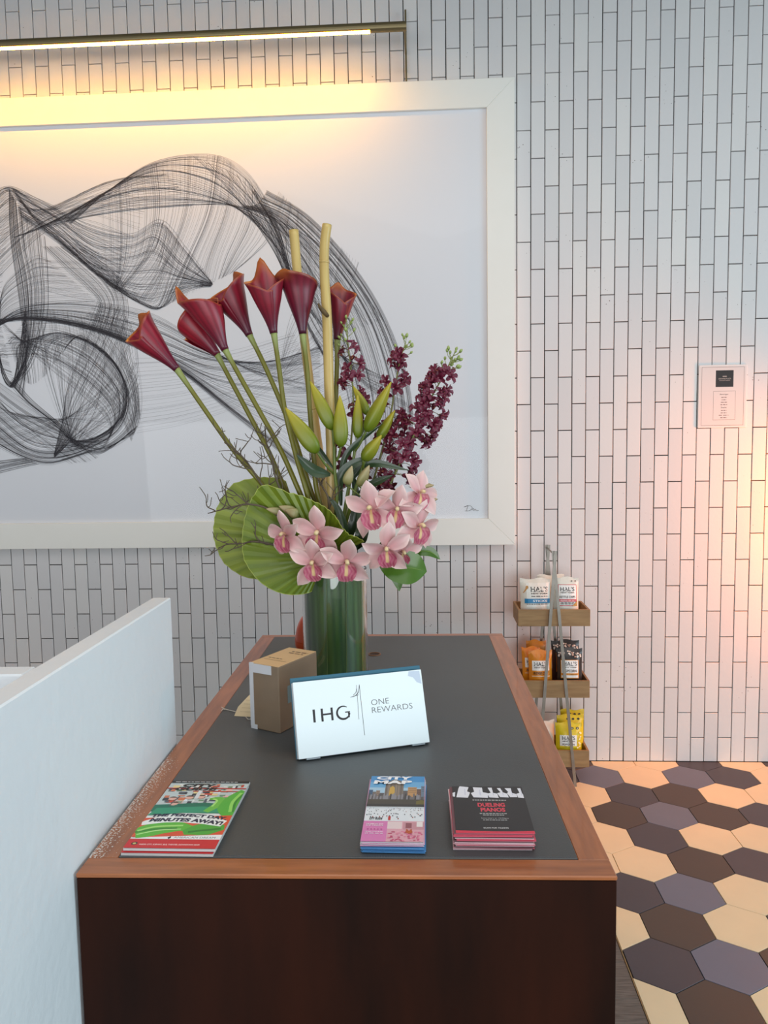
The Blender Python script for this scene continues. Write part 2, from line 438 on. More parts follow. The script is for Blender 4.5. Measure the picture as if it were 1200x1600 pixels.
def worn_wood():
    # the strip beside the plastered half wall carries flecks of white wall paint along its outer edge
    mt = M_WOODY.copy(); mt.name = 'paint_flecked_wood'; nt = mt.node_tree; L = nt.links.new
    b = nt.nodes['Principled BSDF']; old = b.inputs['Base Color'].links[0].from_socket
    tc = nt.nodes.new('ShaderNodeTexCoord'); sx = nt.nodes.new('ShaderNodeSeparateXYZ'); L(tc.outputs['Object'], sx.inputs[0])
    n = nt.nodes.new('ShaderNodeTexNoise'); n.inputs['Scale'].default_value = 260; n.inputs['Detail'].default_value = 3; L(tc.outputs['Object'], n.inputs['Vector'])
    r1 = nt.nodes.new('ShaderNodeMapRange'); r1.inputs[1].default_value = 0.0; r1.inputs[2].default_value = 0.042; r1.inputs[3].default_value = 0.16; r1.inputs[4].default_value = -0.06; L(sx.outputs[0], r1.inputs[0])
    r2 = nt.nodes.new('ShaderNodeMapRange'); r2.inputs[1].default_value = 0.40; r2.inputs[2].default_value = 0.56; r2.inputs[3].default_value = 0.0; r2.inputs[4].default_value = -0.4; L(sx.outputs[1], r2.inputs[0])
    a1 = nt.nodes.new('ShaderNodeMath'); L(n.outputs[0], a1.inputs[0]); L(r1.outputs[0], a1.inputs[1])
    a2 = nt.nodes.new('ShaderNodeMath'); L(a1.outputs[0], a2.inputs[0]); L(r2.outputs[0], a2.inputs[1])
    g_ = nt.nodes.new('ShaderNodeMath'); g_.operation = 'GREATER_THAN'; g_.inputs[1].default_value = 0.655; L(a2.outputs[0], g_.inputs[0])
    x = nt.nodes.new('ShaderNodeMix'); x.data_type = 'RGBA'; L(g_.outputs[0], x.inputs[0]); L(old, x.inputs[6]); x.inputs[7].default_value = (*srgb(214, 204, 194), 1)
    L(x.outputs[2], b.inputs['Base Color'])
    return mt
MB().box((0, BF, HD - T), (BS, LD - BB, HD), ch=0.001).build('edge_strip', worn_wood(), desk)
MB().box((WD - BS, BF, HD - T), (WD, LD - BB, HD), ch=0.001).build('edge_strip', M_WOODY, desk)
pad = MB().box((BS + 0.0005, BF + 0.0005, HD - T), (WD - BS - 0.0005, LD - BB - 0.0005, HD + 0.0012), ch=0.001).build('leather_top', M_LEATHER, desk)
st = MB()
for y in (BF + 0.004,):
    for k in range(170):
        x = BS + 0.008 + k * 0.0041
        st.box((x, y - 0.0004, HD + 0.0011), (x + 0.0028, y + 0.0004, HD + 0.0016))
tag(st.build('stitching', mat('thread', srgb(92, 98, 104), 0.8), pad), kind='stuff')
MB().box((0.0008, 0.0008, 0.02), (WD - 0.0008, 0.03, HD - T - 0.0008), ch=0.001).build('front_panel', M_WOODF, desk)
MB().box((0.0015, LD - 0.03, 0.02), (WD - 0.0015, LD - 0.0015, HD - T - 0.0008), ch=0.001).build('back_panel', M_WOODF, desk)
for x in (0.0015, WD - 0.0275):
    MB().box((x, 0.031, 0.02), (x + 0.026, LD - 0.031, HD - T - 0.0008), ch=0.001).build('side_panel', M_WOODF, desk)
MB().box((0.02, 0.02, 0.0), (WD - 0.02, LD - 0.02, 0.0195)).build('plinth', M_WOODF, desk)
# cable hole
hp = onz(585, 1023, HD) - DORG; hp = Matrix.Rotation(-DA, 3, 'Z') @ hp
gr = MB().lathe([(0.020, 0.0), (0.020, 0.0018), (0.0165, 0.0022), (0.0160, -0.001)], 28, (hp.x, hp.y, HD + 0.0012))
gr.build('cable_grommet', mat('grommet_wood', srgb(120, 78, 42), 0.4), desk, smooth=True)
MB().add([(hp.x + 0.0162 * math.cos(k * math.pi / 14), hp.y + 0.0162 * math.sin(k * math.pi / 14), HD + 0.0018) for k in range(28)], [tuple(range(28))]).build('cable_hole', mat('hole_dark', srgb(54, 34, 20), 0.7), desk)
PADZ = HD + 0.0012

# ================================================================== FRAMED LINE DRAWING AND ITS PICTURE LIGHT
FR, FL, FT, FB = 0.4137, -2.75, 3.139, 1.0585
IW = 0.1235
FY = 3.5715
art = empty('framed_artwork', ((FR + FL) / 2, WALL_Y, FB))
tag(art, 'huge white framed black line drawing hung on the brick wall', 'picture')
M_FRAME = mat('white_frame', srgb(236, 235, 228), 0.45, noise=(8, 0.2, srgb(228, 226, 216)))
YB = WALL_Y - 0.0015
def rail(pts):   # mitred rail: outer/inner outline in x,z
    q = MB(); n = len(pts)
    q.add([(x, FY, z) for x, z in pts] + [(x, YB, z) for x, z in pts], [tuple(range(n)), tuple(reversed(range(n, 2 * n)))] + [(i, i + n, (i + 1) % n + n, (i + 1) % n) for i in range(n)])
    o = q.build('frame_rail', M_FRAME, art, world=True)
    bv = o.modifiers.new('edge', 'BEVEL'); bv.width = 0.0012; bv.segments = 1
g = 0.0003
rail([(FL, FT), (FL + IW, FT - IW + g), (FR - IW, FT - IW + g), (FR, FT)][::-1])
rail([(FL, FB), (FL + IW, FB + IW), (FR - IW, FB + IW), (FR, FB)])
rail([(FR, FB + g), (FR, FT - g), (FR - IW, FT - IW - g), (FR - IW, FB + IW + g)])
rail([(FL, FB + g), (FL, FT - g), (FL + IW, FT - IW - g), (FL + IW, FB + IW + g)][::-1])
AY = FY + 0.016
MB().add([(FL + IW, AY, FB + IW), (FR - IW, AY, FB + IW), (FR - IW, AY, FT - IW), (FL + IW, AY, FT - IW)], [(0, 1, 2, 3)]).build('paper', mat('art_paper', srgb(224, 225, 229), 0.85), art, world=True)

lines = MB()
def ribbon(P, w, dy):
    """P: Nx2 photo points on the paper; a thin inked band lying on it"""
    W = [at(x, y, AY) for x, y in P]
    vs = []; fs = []; n = 0
    for i in range(len(W)):
        t = W[min(i + 1, len(W) - 1)] - W[max(i - 1, 0)]; l = math.hypot(t.x, t.z) + 1e-9
        nx, nz = -t.z / l * w / 2, t.x / l * w / 2
        vs += [(W[i].x + nx, AY - dy, W[i].z + nz), (W[i].x - nx, AY - dy, W[i].z - nz)]
        if i: fs.append((2 * i - 2, 2 * i - 1, 2 * i + 1, 2 * i))
    lines.add(vs, fs)
LINE_N = 0
def sheet(keys, n, w=0.0010, clump=0.35, m=44):
    n = int(n * 1.45); w *= 0.64
    keys = [list(k) for k in keys]
    """n lines swept between the key curves, gathered here and there as a pen swarm does"""
    global LINE_N
    K = [catmull(k, m) for k in keys]
    us = np.sort(np.clip(np.linspace(0, 1, n) + clump * 0.05 * np.sin(np.linspace(0, 40, n)) + RNG.normal(0, 0.006, n), 0, 1))
    for u in us:
        s = u * (len(K) - 1)
        if len(K) > 2: P = catmull_at(K, s)
        else: P = K[0] * (1 - u) + K[1] * u
        P = P + RNG.normal(0, 0.6, (1, 2))
        ribbon(P, w * RNG.uniform(0.55, 1.25), 0.0003 + 0.0000008 * LINE_N); LINE_N += 1
def catmull_at(K, s):
    i = min(int(s), len(K) - 2); t = s - i
    a = K[i - 1] if i > 0 else 2 * K[0] - K[1]; b = K[i]; c = K[i + 1]; d = K[i + 2] if i + 2 < len(K) else 2 * K[-1] - K[-2]
    return 0.5 * ((2 * b) + (c - a) * t + (2 * a - 5 * b + 4 * c - d) * t * t + (3 * b - a - 3 * c + d) * t ** 3)
# crest: long lines over the top, running down to the right
sheet([[(112, 350), (168, 300), (240, 253), (330, 241), (388, 270), (432, 345), (455, 430), (470, 470)],
       [(90, 345), (150, 310), (240, 275), (320, 290), (375, 325), (430, 385), (470, 450), (520, 520)],
       [(20, 372), (110, 345), (200, 330), (300, 321), (380, 324), (450, 352), (530, 405), (600, 500)]], 70)
# threads hanging from the crest to a knot at the lower right
sheet([[(158, 306), (160, 360), (166, 420), (180, 452)], [(245, 254), (250, 330), (232, 400), (190, 455)], [(330, 242), (318, 330), (285, 410), (255, 476)],
       [(370, 262), (365, 330), (340, 400), (330, 442)], [(425, 330), (422, 370), (395, 400), (365, 425)]], 100, w=0.0009)
sheet([[(300, 243), (360, 300), (420, 380), (455, 450)], [(400, 285), (425, 350), (445, 410), (456, 455)]], 16, w=0.0014)
# wave in the middle
sheet([[(18, 293), (85, 322), (140, 352), (205, 365), (252, 343), (290, 385), (330, 440)],
       [(28, 310), (85, 345), (150, 395), (205, 395), (240, 385), (280, 420), (332, 444)],
       [(30, 330), (90, 370), (150, 425), (205, 440), (250, 440), (290, 440), (330, 446)],
       [(34, 340), (100, 385), (170, 440), (235, 480), (265, 472), (295, 452), (330, 447)]], 70)
sheet([[(252, 343), (238, 380), (205, 405), (160, 395), (110, 370)], [(275, 370), (262, 430), (245, 475), (215, 470), (165, 440)], [(335, 440), (285, 460), (250, 481), (205, 462), (150, 425)]], 40)
# left crown and veil
sheet([[(-40, 330), (-10, 300), (18, 291), (60, 310), (130, 345), (200, 365)], [(-40, 360), (-5, 320), (22, 305), (60, 350), (120, 400), (185, 455)], [(-40, 420), (0, 370), (40, 340), (90, 320), (170, 285), (250, 278)],
       [(-40, 470), (0, 430), (60, 370), (110, 345), (200, 328), (300, 321)]], 70)
sheet([[(14, 293), (16, 370), (30, 470), (40, 560), (38, 620)], [(28, 320), (34, 380), (46, 450), (44, 540), (20, 605)], [(70, 370), (75, 430), (73, 500), (48, 575), (15, 605)]], 60)
sheet([[(75, 405), (55, 400), (30, 420), (5, 450), (0, 500)], [(150, 470), (75, 475), (30, 480), (0, 500), (-20, 540)]], 26)
sheet([[(65, 385), (100, 420), (135, 452), (153, 475), (140, 520)], [(120, 385), (160, 410), (190, 440), (200, 480), (196, 530)]], 34)
sheet([[(70, 405), (160, 412), (190, 440)], [(70, 455), (130, 468), (198, 470)]], 20, w=0.0008)
# long band falling to the right behind the flowers
sheet([[(-20, 515), (30, 482), (90, 471), (160, 474), (240, 492), (320, 540), (400, 585), (500, 620)],
       [(-20, 520), (30, 495), (100, 497), (180, 515), (260, 545), (330, 570), (420, 570), (500, 545)],
       [(-20, 505), (40, 499), (120, 508), (190, 530), (280, 575), (350, 630), (420, 680), (500, 745)]], 78)
sheet([[(-20, 500), (50, 496), (120, 505), (190, 529), (280, 574), (360, 636), (430, 690), (505, 750)], [(-20, 506), (50, 500), (120, 510), (190, 533), (280, 580), (360, 644), (430, 700), (505, 762)]], 16, w=0.0015)
# round bag below
sheet([[(-20, 690), (30, 715), (75, 727), (130, 712), (175, 700), (212, 672), (222, 630), (216, 570), (200, 500), (150, 470)],
       [(-20, 640), (40, 690), (90, 700), (140, 690), (190, 650), (190, 590), (150, 540), (90, 520), (50, 545), (52, 600)],
       [(-20, 585), (30, 620), (85, 660), (115, 690), (160, 700), (170, 660), (120, 610), (60, 560), (20, 520), (0, 500)]], 86)
sheet([[(153, 472), (135, 520), (105, 600), (97, 655), (85, 710)], [(195, 490), (165, 560), (120, 640), (105, 680), (85, 712)], [(218, 600), (190, 640), (140, 675), (112, 690), (85, 715)]], 46)
sheet([[(20, 590), (50, 625), (95, 664), (120, 690), (160, 701), (210, 678)], [(15, 600), (45, 632), (92, 668), (120, 698), (160, 708), (215, 665)]], 12, w=0.0015)
sheet([[(100, 660), (118, 690), (90, 705)], [(85, 710), (130, 700), (170, 690)]], 16)
sheet([[(-5, 530), (5, 590), (20, 606), (35, 580), (42, 520)], [(-5, 500), (0, 560), (18, 598), (28, 560), (40, 480)]], 22, w=0.0014)
sheet([[(-10, 560), (60, 560), (130, 590), (180, 640), (205, 690)], [(40, 500), (110, 498), (170, 530), (212, 590), (220, 650)]], 40, w=0.0008)
sheet([[(50, 480), (62, 560), (88, 640), (112, 692)], [(120, 490), (128, 560), (120, 640), (115, 694)], [(205, 505), (216, 570), (195, 640), (120, 700)]], 44, w=0.0008)
sheet([[(-20, 600), (20, 650), (60, 690), (110, 725)], [(-20, 660), (30, 650), (90, 660), (160, 705)], [(-20, 700), (40, 690), (110, 650), (190, 580)]], 44, w=0.0008)
sheet([[(30, 300), (-40, 330), (-130, 420), (-230, 470), (-330, 440)], [(10, 380), (-70, 420), (-160, 480), (-250, 500), (-340, 470)], [(0, 500), (-80, 530), (-170, 560), (-260, 540), (-350, 490)]], 50, w=0.0009)
sheet([[(20, 590), (-60, 560), (-140, 600), (-150, 680), (-60, 720), (40, 716)], [(0, 500), (-90, 500), (-190, 570), (-200, 690), (-90, 750), (60, 724)]], 40, w=0.0009)
# faint long arcs
sheet([[(210, 560), (280, 556), (360, 548), (460, 520)], [(215, 676), (290, 662), (380, 632), (480, 575)]], 22, w=0.0007)
# great arc on the right
sheet([[(418, 298), (480, 335), (540, 398), (595, 480), (632, 570), (646, 650), (636, 715), (600, 760)], [(400, 320), (450, 345), (520, 420), (570, 500), (600, 590), (608, 650), (604, 705), (580, 750)],
       [(380, 322), (430, 350), (480, 440), (515, 520), (540, 600), (550, 650), (558, 700), (556, 740)]], 84)
sheet([[(436, 300), (420, 345), (440, 420), (470, 500), (506, 560)], [(480, 340), (478, 420), (500, 500), (540, 560), (600, 590)], [(560, 410), (540, 480), (540, 560), (580, 610), (650, 650)]], 50, w=0.0008)
sheet([[(440, 560), (452, 500), (470, 460)], [(445, 610), (490, 600), (560, 560)], [(440, 650), (500, 655), (600, 610)]], 34, w=0.0009)
sheet([[(395, 300), (430, 360), (450, 430), (475, 500), (505, 555)], [(398, 296), (436, 368), (458, 440), (480, 500), (506, 552)]], 10, w=0.0016)
tag(lines.build('ink_drawing', mat('black_ink', srgb(44, 42, 48), 0.8), art, world=True), kind='stuff')
sg = MB()
def scr(pts, w=0.0016):
    global lines, LINE_N
    keep = lines; lines = sg; ribbon(catmull(pts, 14), w, 0.0016); lines = keep
scr([(727, 792), (731, 790), (729, 797), (728, 799)]); scr([(725, 792), (734, 790), (738, 794), (733, 798), (727, 798)])
scr([(737, 797), (740, 794), (740, 798), (743, 795), (744, 798), (748, 797)])
sg.build('signature', mat('signature_ink', srgb(60, 60, 66), 0.8), art, world=True)
# glazing: thin clear pane in front of the paper
gm = bpy.data.materials.new('picture_glass'); gm.use_nodes = True; nt = gm.node_tree; nt.nodes.remove(nt.nodes['Principled BSDF'])
tr = nt.nodes.new('ShaderNodeBsdfTransparent'); gl = nt.nodes.new('ShaderNodeBsdfGlossy'); gl.inputs['Roughness'].default_value = 0.02
lw = nt.nodes.new('ShaderNodeLayerWeight'); lw.inputs[0].default_value = 0.5; mxs = nt.nodes.new('ShaderNodeMixShader')
pw = nt.nodes.new('ShaderNodeMath'); pw.operation = 'POWER'; pw.inputs[1].default_value = 5; nt.links.new(lw.outputs['Facing'], pw.inputs[0])
fn = nt.nodes.new('ShaderNodeMath'); fn.operation = 'MULTIPLY_ADD'; fn.inputs[1].default_value = 0.9; fn.inputs[2].default_value = 0.012; nt.links.new(pw.outputs[0], fn.inputs[0])
nt.links.new(fn.outputs[0], mxs.inputs[0]); nt.links.new(tr.outputs[0], mxs.inputs[1]); nt.links.new(gl.outputs[0], mxs.inputs[2])
nt.links.new(mxs.outputs[0], nt.nodes['Material Output'].inputs['Surface'])
GY = AY - 0.006
MB().add([(FL + IW, GY, FB + IW), (FR - IW, GY, FB + IW), (FR - IW, GY, FT - IW), (FL + IW, GY, FT - IW)], [(0, 1, 2, 3)]).build('glass_pane', gm, art, world=True)

# picture light
LY, LR = 3.365, 0.0192
LZ = at(635, 41, LY).z; XE = at(635, 41, LY).x; XW = -2.30
lamp = empty('picture_light', (XE, WALL_Y, LZ))
tag(lamp, 'long olive brass picture light with a warm glowing strip above the framed artwork', 'lamp')
M_BRASS = mat('olive_brass', srgb(128, 116, 84), 0.4, 0.7)
MB().tube([(XW, LY, LZ), (XE, LY, LZ)], LR, 20).build('tube', M_BRASS, lamp, smooth=False, world=True)
XS = at(578, 45, LY).x
led = MB()
a0, a1 = math.radians(-128), math.radians(-52)
vs = []; fs = []
for k in range(7):
    a = a0 + (a1 - a0) * k / 6
    for x in (XW + 0.15, XS): vs.append((x, LY + (LR + 0.0008) * math.cos(a), LZ + (LR + 0.0008) * math.sin(a)))
    if k: fs.append((2 * k - 2, 2 * k, 2 * k + 1, 2 * k - 1))
led.add(vs, fs)
led.build('light_strip', mat('warm_led', (1, 0.8, 0.5), 0.5, emit=((1.0, 0.46, 0.04), 64.0)), lamp, world=True)
for x in (at(634, 60, 3.592).x, XW + 0.008):
    MB().box((x - 0.004, 3.588, 3.145), (x + 0.004, 3.596, 3.452), ch=0.001).build('mounting_rod', M_BRASS, lamp, world=True)
    MB().tube([(x, 3.592, LZ), (min(x, XE - 0.006), LY + LR * 0.8, LZ)], 0.005, 10).build('arm', M_BRASS, lamp, world=True)
    MB().box((x - 0.004, 3.592, 3.20), (x + 0.004, WALL_Y + 0.002, 3.208)).build('wall_pin', M_BRASS, lamp, world=True)

# ================================================================== NOTICE ON THE WALL
nx, nz, nw, nh = 1.3585, 1.7268, 0.2155, 0.2845
nt_ = empty('wall_notice', (nx, WALL_Y - 0.001, nz), rot=(math.radians(90), 0, 0))
tag(nt_, 'small clear framed price notice with a black square on the brick wall', 'notice')
MB().box((-nw / 2, -nh / 2, 0.0008), (nw / 2, nh / 2, 0.006), ch=0.0012).build('acrylic_holder', mat('clear_acrylic_white', srgb(232, 226, 222), 0.2, coat=0.6), nt_)
p = Print(z0=0.0063)
p.rect(-nw/2 + 0.006, -nh/2 + 0.006, nw/2 - 0.006, nh/2 - 0.006, (216, 208, 204))
for a, b, c, d in ((-.094, .131, .094, .1322), (-.094, -.1322, .094, -.131), (-.0946, -.1322, -.0934, .1322), (.0934, -.1322, .0946, .1322)): p.rect(a, b, c, d, (96, 84, 82))
p.rect(-0.032, 0.042, 0.047, 0.117, (34, 29, 28))
p.text('CROWNE PLAZA', -0.020, 0.076, 0.056, 0.006, (190, 180, 172)); p.dashes(-0.016, 0.032, 0.0700, 0.002, (150, 140, 134), 9, 3); p.dashes(-0.001, 0.017, 0.088, 0.0035, (190, 180, 172), 3, 7)
for a, b, c, d in ((-.041, .0225, .057, .0235), (-.041, -.107, .057, -.106), (-.0415, -.107, -.0405, .0235), (.0565, -.107, .0575, .0235)): p.rect(a, b, c, d, (84, 74, 72))
p.text('Beverages', -0.012, 0.004, 0.037, 0.008, (70, 60, 58), 0.01)
for k, w in enumerate((.024, .021, .027, .030)): p.dashes(0.0065 - w / 2, 0.0065 + w / 2, -0.007 - k * 0.011, 0.0035, (128, 112, 108), 2, k)
p.text('Snacks', -0.006, -0.054, 0.025, 0.007, (70, 60, 58), 0.01)
for k, w in enumerate((.024, .027, .044, .030)): p.dashes(0.0065 - w / 2, 0.0065 + w / 2, -0.066 - k * 0.011, 0.0035, (128, 112, 108), 2, k + 9)
p.build('printed_sheet', nt_)

# ================================================================== SNACK RACK BY THE WALL
RX0, RX1, RY0, RY1 = 0.400, 0.713, 3.345, 3.535
BOXZ = [(0.7265, 0.800), (0.4045, 0.482), (0.0875, 0.164)]
rack = empty('snack_rack', (0.556, 3.44, 0))
tag(rack, 'three tier snack rack of wooden trays on crossed grey metal bars', 'rack')
M_TRAY = mat('oak_tray', srgb(166, 130, 88), 0.6, noise=(9, 0.7, srgb(132, 98, 62)), bump=(30, 0.15), stretch=(1, 5, 7))
M_STEEL = mat('brushed_steel', srgb(150, 146, 138), 0.42, 0.85, noise=(20, 0.4, srgb(110, 104, 96)))
tt = 0.010
for z0, z1 in BOXZ:
    tray = MB().box((RX0, RY0, z0), (RX1, RY0 + tt, z1), ch=0.001).build('tray', M_TRAY, rack, world=True)
    MB().box((RX0, RY1 - tt, z0), (RX1, RY1, z1), ch=0.001).build('board', M_TRAY, tray).location = -rack.location
    MB().box((RX0, RY0 + tt, z0), (RX0 + tt, RY1 - tt, z1), ch=0.001).build('board', M_TRAY, tray).location = -rack.location
    MB().box((RX1 - tt, RY0 + tt, z0), (RX1, RY1 - tt, z1), ch=0.001).build('board', M_TRAY, tray).location = -rack.location
    MB().box((RX0 + tt, RY0 + tt, z0), (RX1 - tt, RY1 - tt, z0 + 0.008)).build('board', M_TRAY, tray).location = -rack.location
def bar(a, b, y, dy):
    a = Vector((a[0], 0, a[1])); b = Vector((b[0], 0, b[1])); t = (b - a).normalized(); nrm = Vector((-t.z, 0, t.x)) * 0.0065
    q = MB(); vs = []
    for yy in (y, y + dy):
        for p_ in (a + nrm, a - nrm, b - nrm, b + nrm): vs.append((p_.x, yy, p_.z))
    q.add(vs, [(0, 1, 2, 3), (7, 6, 5, 4), (0, 4, 5, 1), (1, 5, 6, 2), (2, 6, 7, 3), (3, 7, 4, 0)])
    return q.build('metal_bar', M_STEEL, rack, world=True)
for y, k in ((RY0 - 0.0055, 0.0), (RY1 + 0.0115, 0.004)):
    bar((0.5605 + k, 1.060), (0.484, 0.0), y - 0.0052, 0.005); bar((0.5505 + k, 1.060), (0.652, 0.0), y, 0.005)
MB().tube([(0.5555, RY0 - 0.013, 1.045), (0.5575, RY1 + 0.018, 1.045)], 0.004, 10).build('pivot_pin', M_STEEL, rack, world=True)

def bag(x0, x1, ztop, y, zbot, thick, base, name, label, group, lean=0.0, rz=0.0, deco=None, base2=None):
    """pillow bag standing in a tray: crimped seams top and bottom, bulging middle"""
    w = x1 - x0; h = ztop - zbot
    root = empty(name, ((x0 + x1) / 2, y, zbot), rot=(math.radians(90) - lean, 0, rz))
    def dep(x, yy):
        u = min(1, abs(x) / (w / 2)); v = yy / h
        k = max(0.0, (1 - u ** 2.6)) ** 0.75 * max(0, math.sin(math.pi * min(max((v - 0.04) / 0.92, 0), 1))) ** 0.55
        return thick / 2 * k + 0.0012 * math.sin(x * 160 + yy * 40) * math.sin(yy * 120) * (1 - 0.5 * k)
    q = MB()
    def side(sg_):
        def fn(u, v):
            x = (u - 0.5) * w; yy = v * h
            e = 1 - 0.05 * math.sin(math.pi * v)
            return (x * e, yy + 0.004 * math.sin(u * 9 + x0 * 50) * (v > 0.95), sg_ * (dep(x, yy) + 0.0004))
        return fn
    q.grid(side(1), 14, 16)
    n0 = len(q.f); q.grid(side(-1), 14, 16); q.f[n0:] = [tuple(reversed(f)) for f in q.f[n0:]]
    q.build('pouch', base, root, smooth=True)
    pr = Print(surf=lambda x, yy: dep(x, yy) + 0.0006, z0=0.0004, eps=0.00022, ymap=lambda yy: h * 0.2 + yy * 0.8)
    cr = MB()
    for k in range(5): cr.box((-w / 2, h - 0.004 - k * 0.0032, 0.0012), (w / 2, h - 0.0028 - k * 0.0032, 0.0024 + 0.0003 * k))
    cr.build('top_seam', base2 or base, root)
    if deco:
        deco(pr, w, h); pr.build('printed_label', root)
    tag(root, label, 'snack bag', group)
    return root
def foil(name, c): return mat('foil_' + name, srgb(*c), 0.33, spec=0.6, bump=(30, 0.5), noise=(12, 0.3, tuple(0.78 * x for x in srgb(*c))))
INK = (36, 34, 36)
def hals(pr, x, y, w, k=1.0):
    """the serif maker's name with the town beneath"""
    hh = w * 0.36
    pr.text("HAL'S", x, y, w, hh, INK, 0.012)
    for lx in (0.02, 0.155, 0.205, 0.37, 0.46, 0.60): pr.rect(x + w * (lx - 0.025), y - hh * 0.02, x + w * (lx + 0.065), y + hh * 0.06, INK)
    pr.text('NEW YORK', x + w * 0.02, y - hh * 0.52, w * 0.98, hh * 0.30, INK, 0.02)
def d_sticks(p, w, h):
    p.rect(-w * 0.30, h * 0.20, w * 0.44, h * 0.88, (240, 238, 230), 8)
    hals(p, -w * 0.16, h * 0.63, w * 0.56)
    p.dashes(-w * 0.15, w * 0.38, h * 0.485, h * 0.025, (90, 86, 84), 4, 2)
    p.rect(-w * 0.36, h * 0.30, w * 0.46, h * 0.43, (46, 130, 178), 8); p.text('STICKS', -w * 0.10, h * 0.335, w * 0.46, h * 0.06, (240, 246, 250), 0.02)
    p.dashes(-w * 0.30, w * 0.40, h * 0.265, h * 0.018, (90, 86, 84), 7, 4)
    for k in range(5): p.stroke([(-w * 0.40 + k * 0.004, h * (0.60 + 0.03 * k)), (-w * 0.30, h * (0.70 + 0.02 * k)), (-w * 0.24, h * (0.74 + 0.012 * k))], 0.004, (196, 142, 76))
def d_kettle(p, w, h):
    p.rect(-w * 0.30, h * 0.20, w * 0.40, h * 0.80, (196, 40, 56), 8); p.rect(-w * 0.28, h * 0.22, w * 0.38, h * 0.785, (242, 240, 236), 8)
    hals(p, -w * 0.22, h * 0.62, w * 0.54)
    p.text('KETTLE CHIPS', -w * 0.25, h * 0.425, w * 0.60, h * 0.065, INK, 0.015)
    p.rect(-w * 0.28, h * 0.325, w * 0.38, h * 0.395, (196, 40, 56), 8); p.text('ORIGINAL SEA SALT', -w * 0.25, h * 0.345, w * 0.60, h * 0.03, (246, 232, 232), 0.015)
    p.dashes(-w * 0.20, w * 0.30, h * 0.285, h * 0.02, (90, 86, 84), 4, 5); p.dashes(-w * 0.20, w * 0.30, h * 0.25, h * 0.02, (90, 86, 84), 4, 6)
    for k in (0.22, 0.36): p.poly([(w * k + 0.004 * math.cos(a * 0.785), h * 0.90 + 0.003 * math.sin(a * 0.785)) for a in range(8)], (50, 46, 46))
    p.poly([(w * 0.22, h * 0.2), (w * 0.42, h * 0.2), (w * 0.42, h * 0.36), (w * 0.36, h * 0.30)], (198, 152, 84))
def d_ridge(p, w, h):
    p.rect(-w * 0.36, h * 0.42, w * 0.34, h * 0.70, (240, 238, 232), 8); hals(p, -w * 0.28, h * 0.55, w * 0.56)
    p.text('RIDGE CUT', -w * 0.32, h * 0.31, w * 0.60, h * 0.075, (66, 44, 24), 0.02, 0.15)
    p.rect(-w * 0.38, h * 0.25, w * 0.36, h * 0.268, (240, 226, 200), 6)
    for k in range(5): p.stroke([(-w * 0.40 + k * w * 0.19, h * 0.74), (-w * 0.34 + k * w * 0.19, h * 0.82), (-w * 0.36 + k * w * 0.19, h * 0.9)], 0.004, (216, 138, 30))
def d_black(p, w, h):
    rq = random.Random(5)
    for k in range(26):
        x, y = rq.uniform(-0.42, 0.42) * w, rq.uniform(0.72, 0.92) * h; r = rq.uniform(0.003, 0.006)
        p.poly([(x + r * math.cos(a) * rq.uniform(0.7, 1.2), y + r * math.sin(a) * rq.uniform(0.7, 1.2)) for a in (0, 1, 2, 3, 4, 5)], rq.choice([(222, 196, 178), (236, 226, 214), (186, 150, 132)]))
    p.rect(-w * 0.36, h * 0.18, w * 0.32, h * 0.69, (232, 148, 34), 8); p.rect(-w * 0.335, h * 0.20, w * 0.295, h * 0.675, (242, 240, 236), 8)
    hals(p, -w * 0.27, h * 0.53, w * 0.52); p.text('POPCORN', -w * 0.25, h * 0.355, w * 0.48, h * 0.07, INK, 0.015)
    p.rect(-w * 0.335, h * 0.27, w * 0.295, h * 0.325, (232, 148, 34), 8); p.text('WHITE CHEDDAR', -w * 0.29, h * 0.282, w * 0.54, h * 0.03, (60, 40, 26), 0.015)
def d_yellow(p, w, h):
    for k in (0.12, 0.32):
        p.poly([(w * k + 0.007 * math.cos(a * 0.6283), h * 0.83 + 0.007 * math.sin(a * 0.6283)) for a in range(10)], (48, 52, 40))
        p.poly([(w * k + 0.003 * math.cos(a * 0.6283), h * 0.83 + 0.003 * math.sin(a * 0.6283)) for a in range(10)], (206, 202, 150))
    p.rect(-w * 0.34, h * 0.24, w * 0.28, h * 0.62, (242, 240, 234), 8); hals(p, -w * 0.26, h * 0.48, w * 0.48)
    p.text('POPCORN', -w * 0.25, h * 0.315, w * 0.44, h * 0.055, INK, 0.015)
    p.rect(-w * 0.34, h * 0.245, w * 0.28, h * 0.29, (232, 206, 30), 8); p.text('SEA SALT', -w * 0.18, h * 0.255, w * 0.3, h * 0.025, (80, 66, 22), 0.015)
    rq = random.Random(2)
    for k in range(8):
        x, y = rq.uniform(0.3, 0.45) * w, rq.uniform(0.2, 0.7) * h
        p.poly([(x + 0.005 * math.cos(a), y + 0.005 * math.sin(a)) for a in (0, 1, 2, 3, 4, 5)], (246, 234, 180))
def d_dots(p, w, h):
    for k in (-0.1, 0.1, 0.3): p.poly([(w * k + 0.006 * math.cos(a * 0.6283), h * 0.88 + 0.006 * math.sin(a * 0.6283)) for a in range(10)], (48, 52, 40))
def bx(pxl, pxr, pyt, y): 
    a = at(pxl, pyt, y); b = at(pxr, pyt, y); return a.x, b.x, a.z
F_W, F_O, F_K, F_Y = foil('white', (232, 228, 216)), foil('orange', (224, 138, 28)), foil('black', (46, 40, 38)), foil('yellow', (226, 200, 24))
Z1, Z2, Z3 = (z + 0.009 for z, _ in BOXZ)
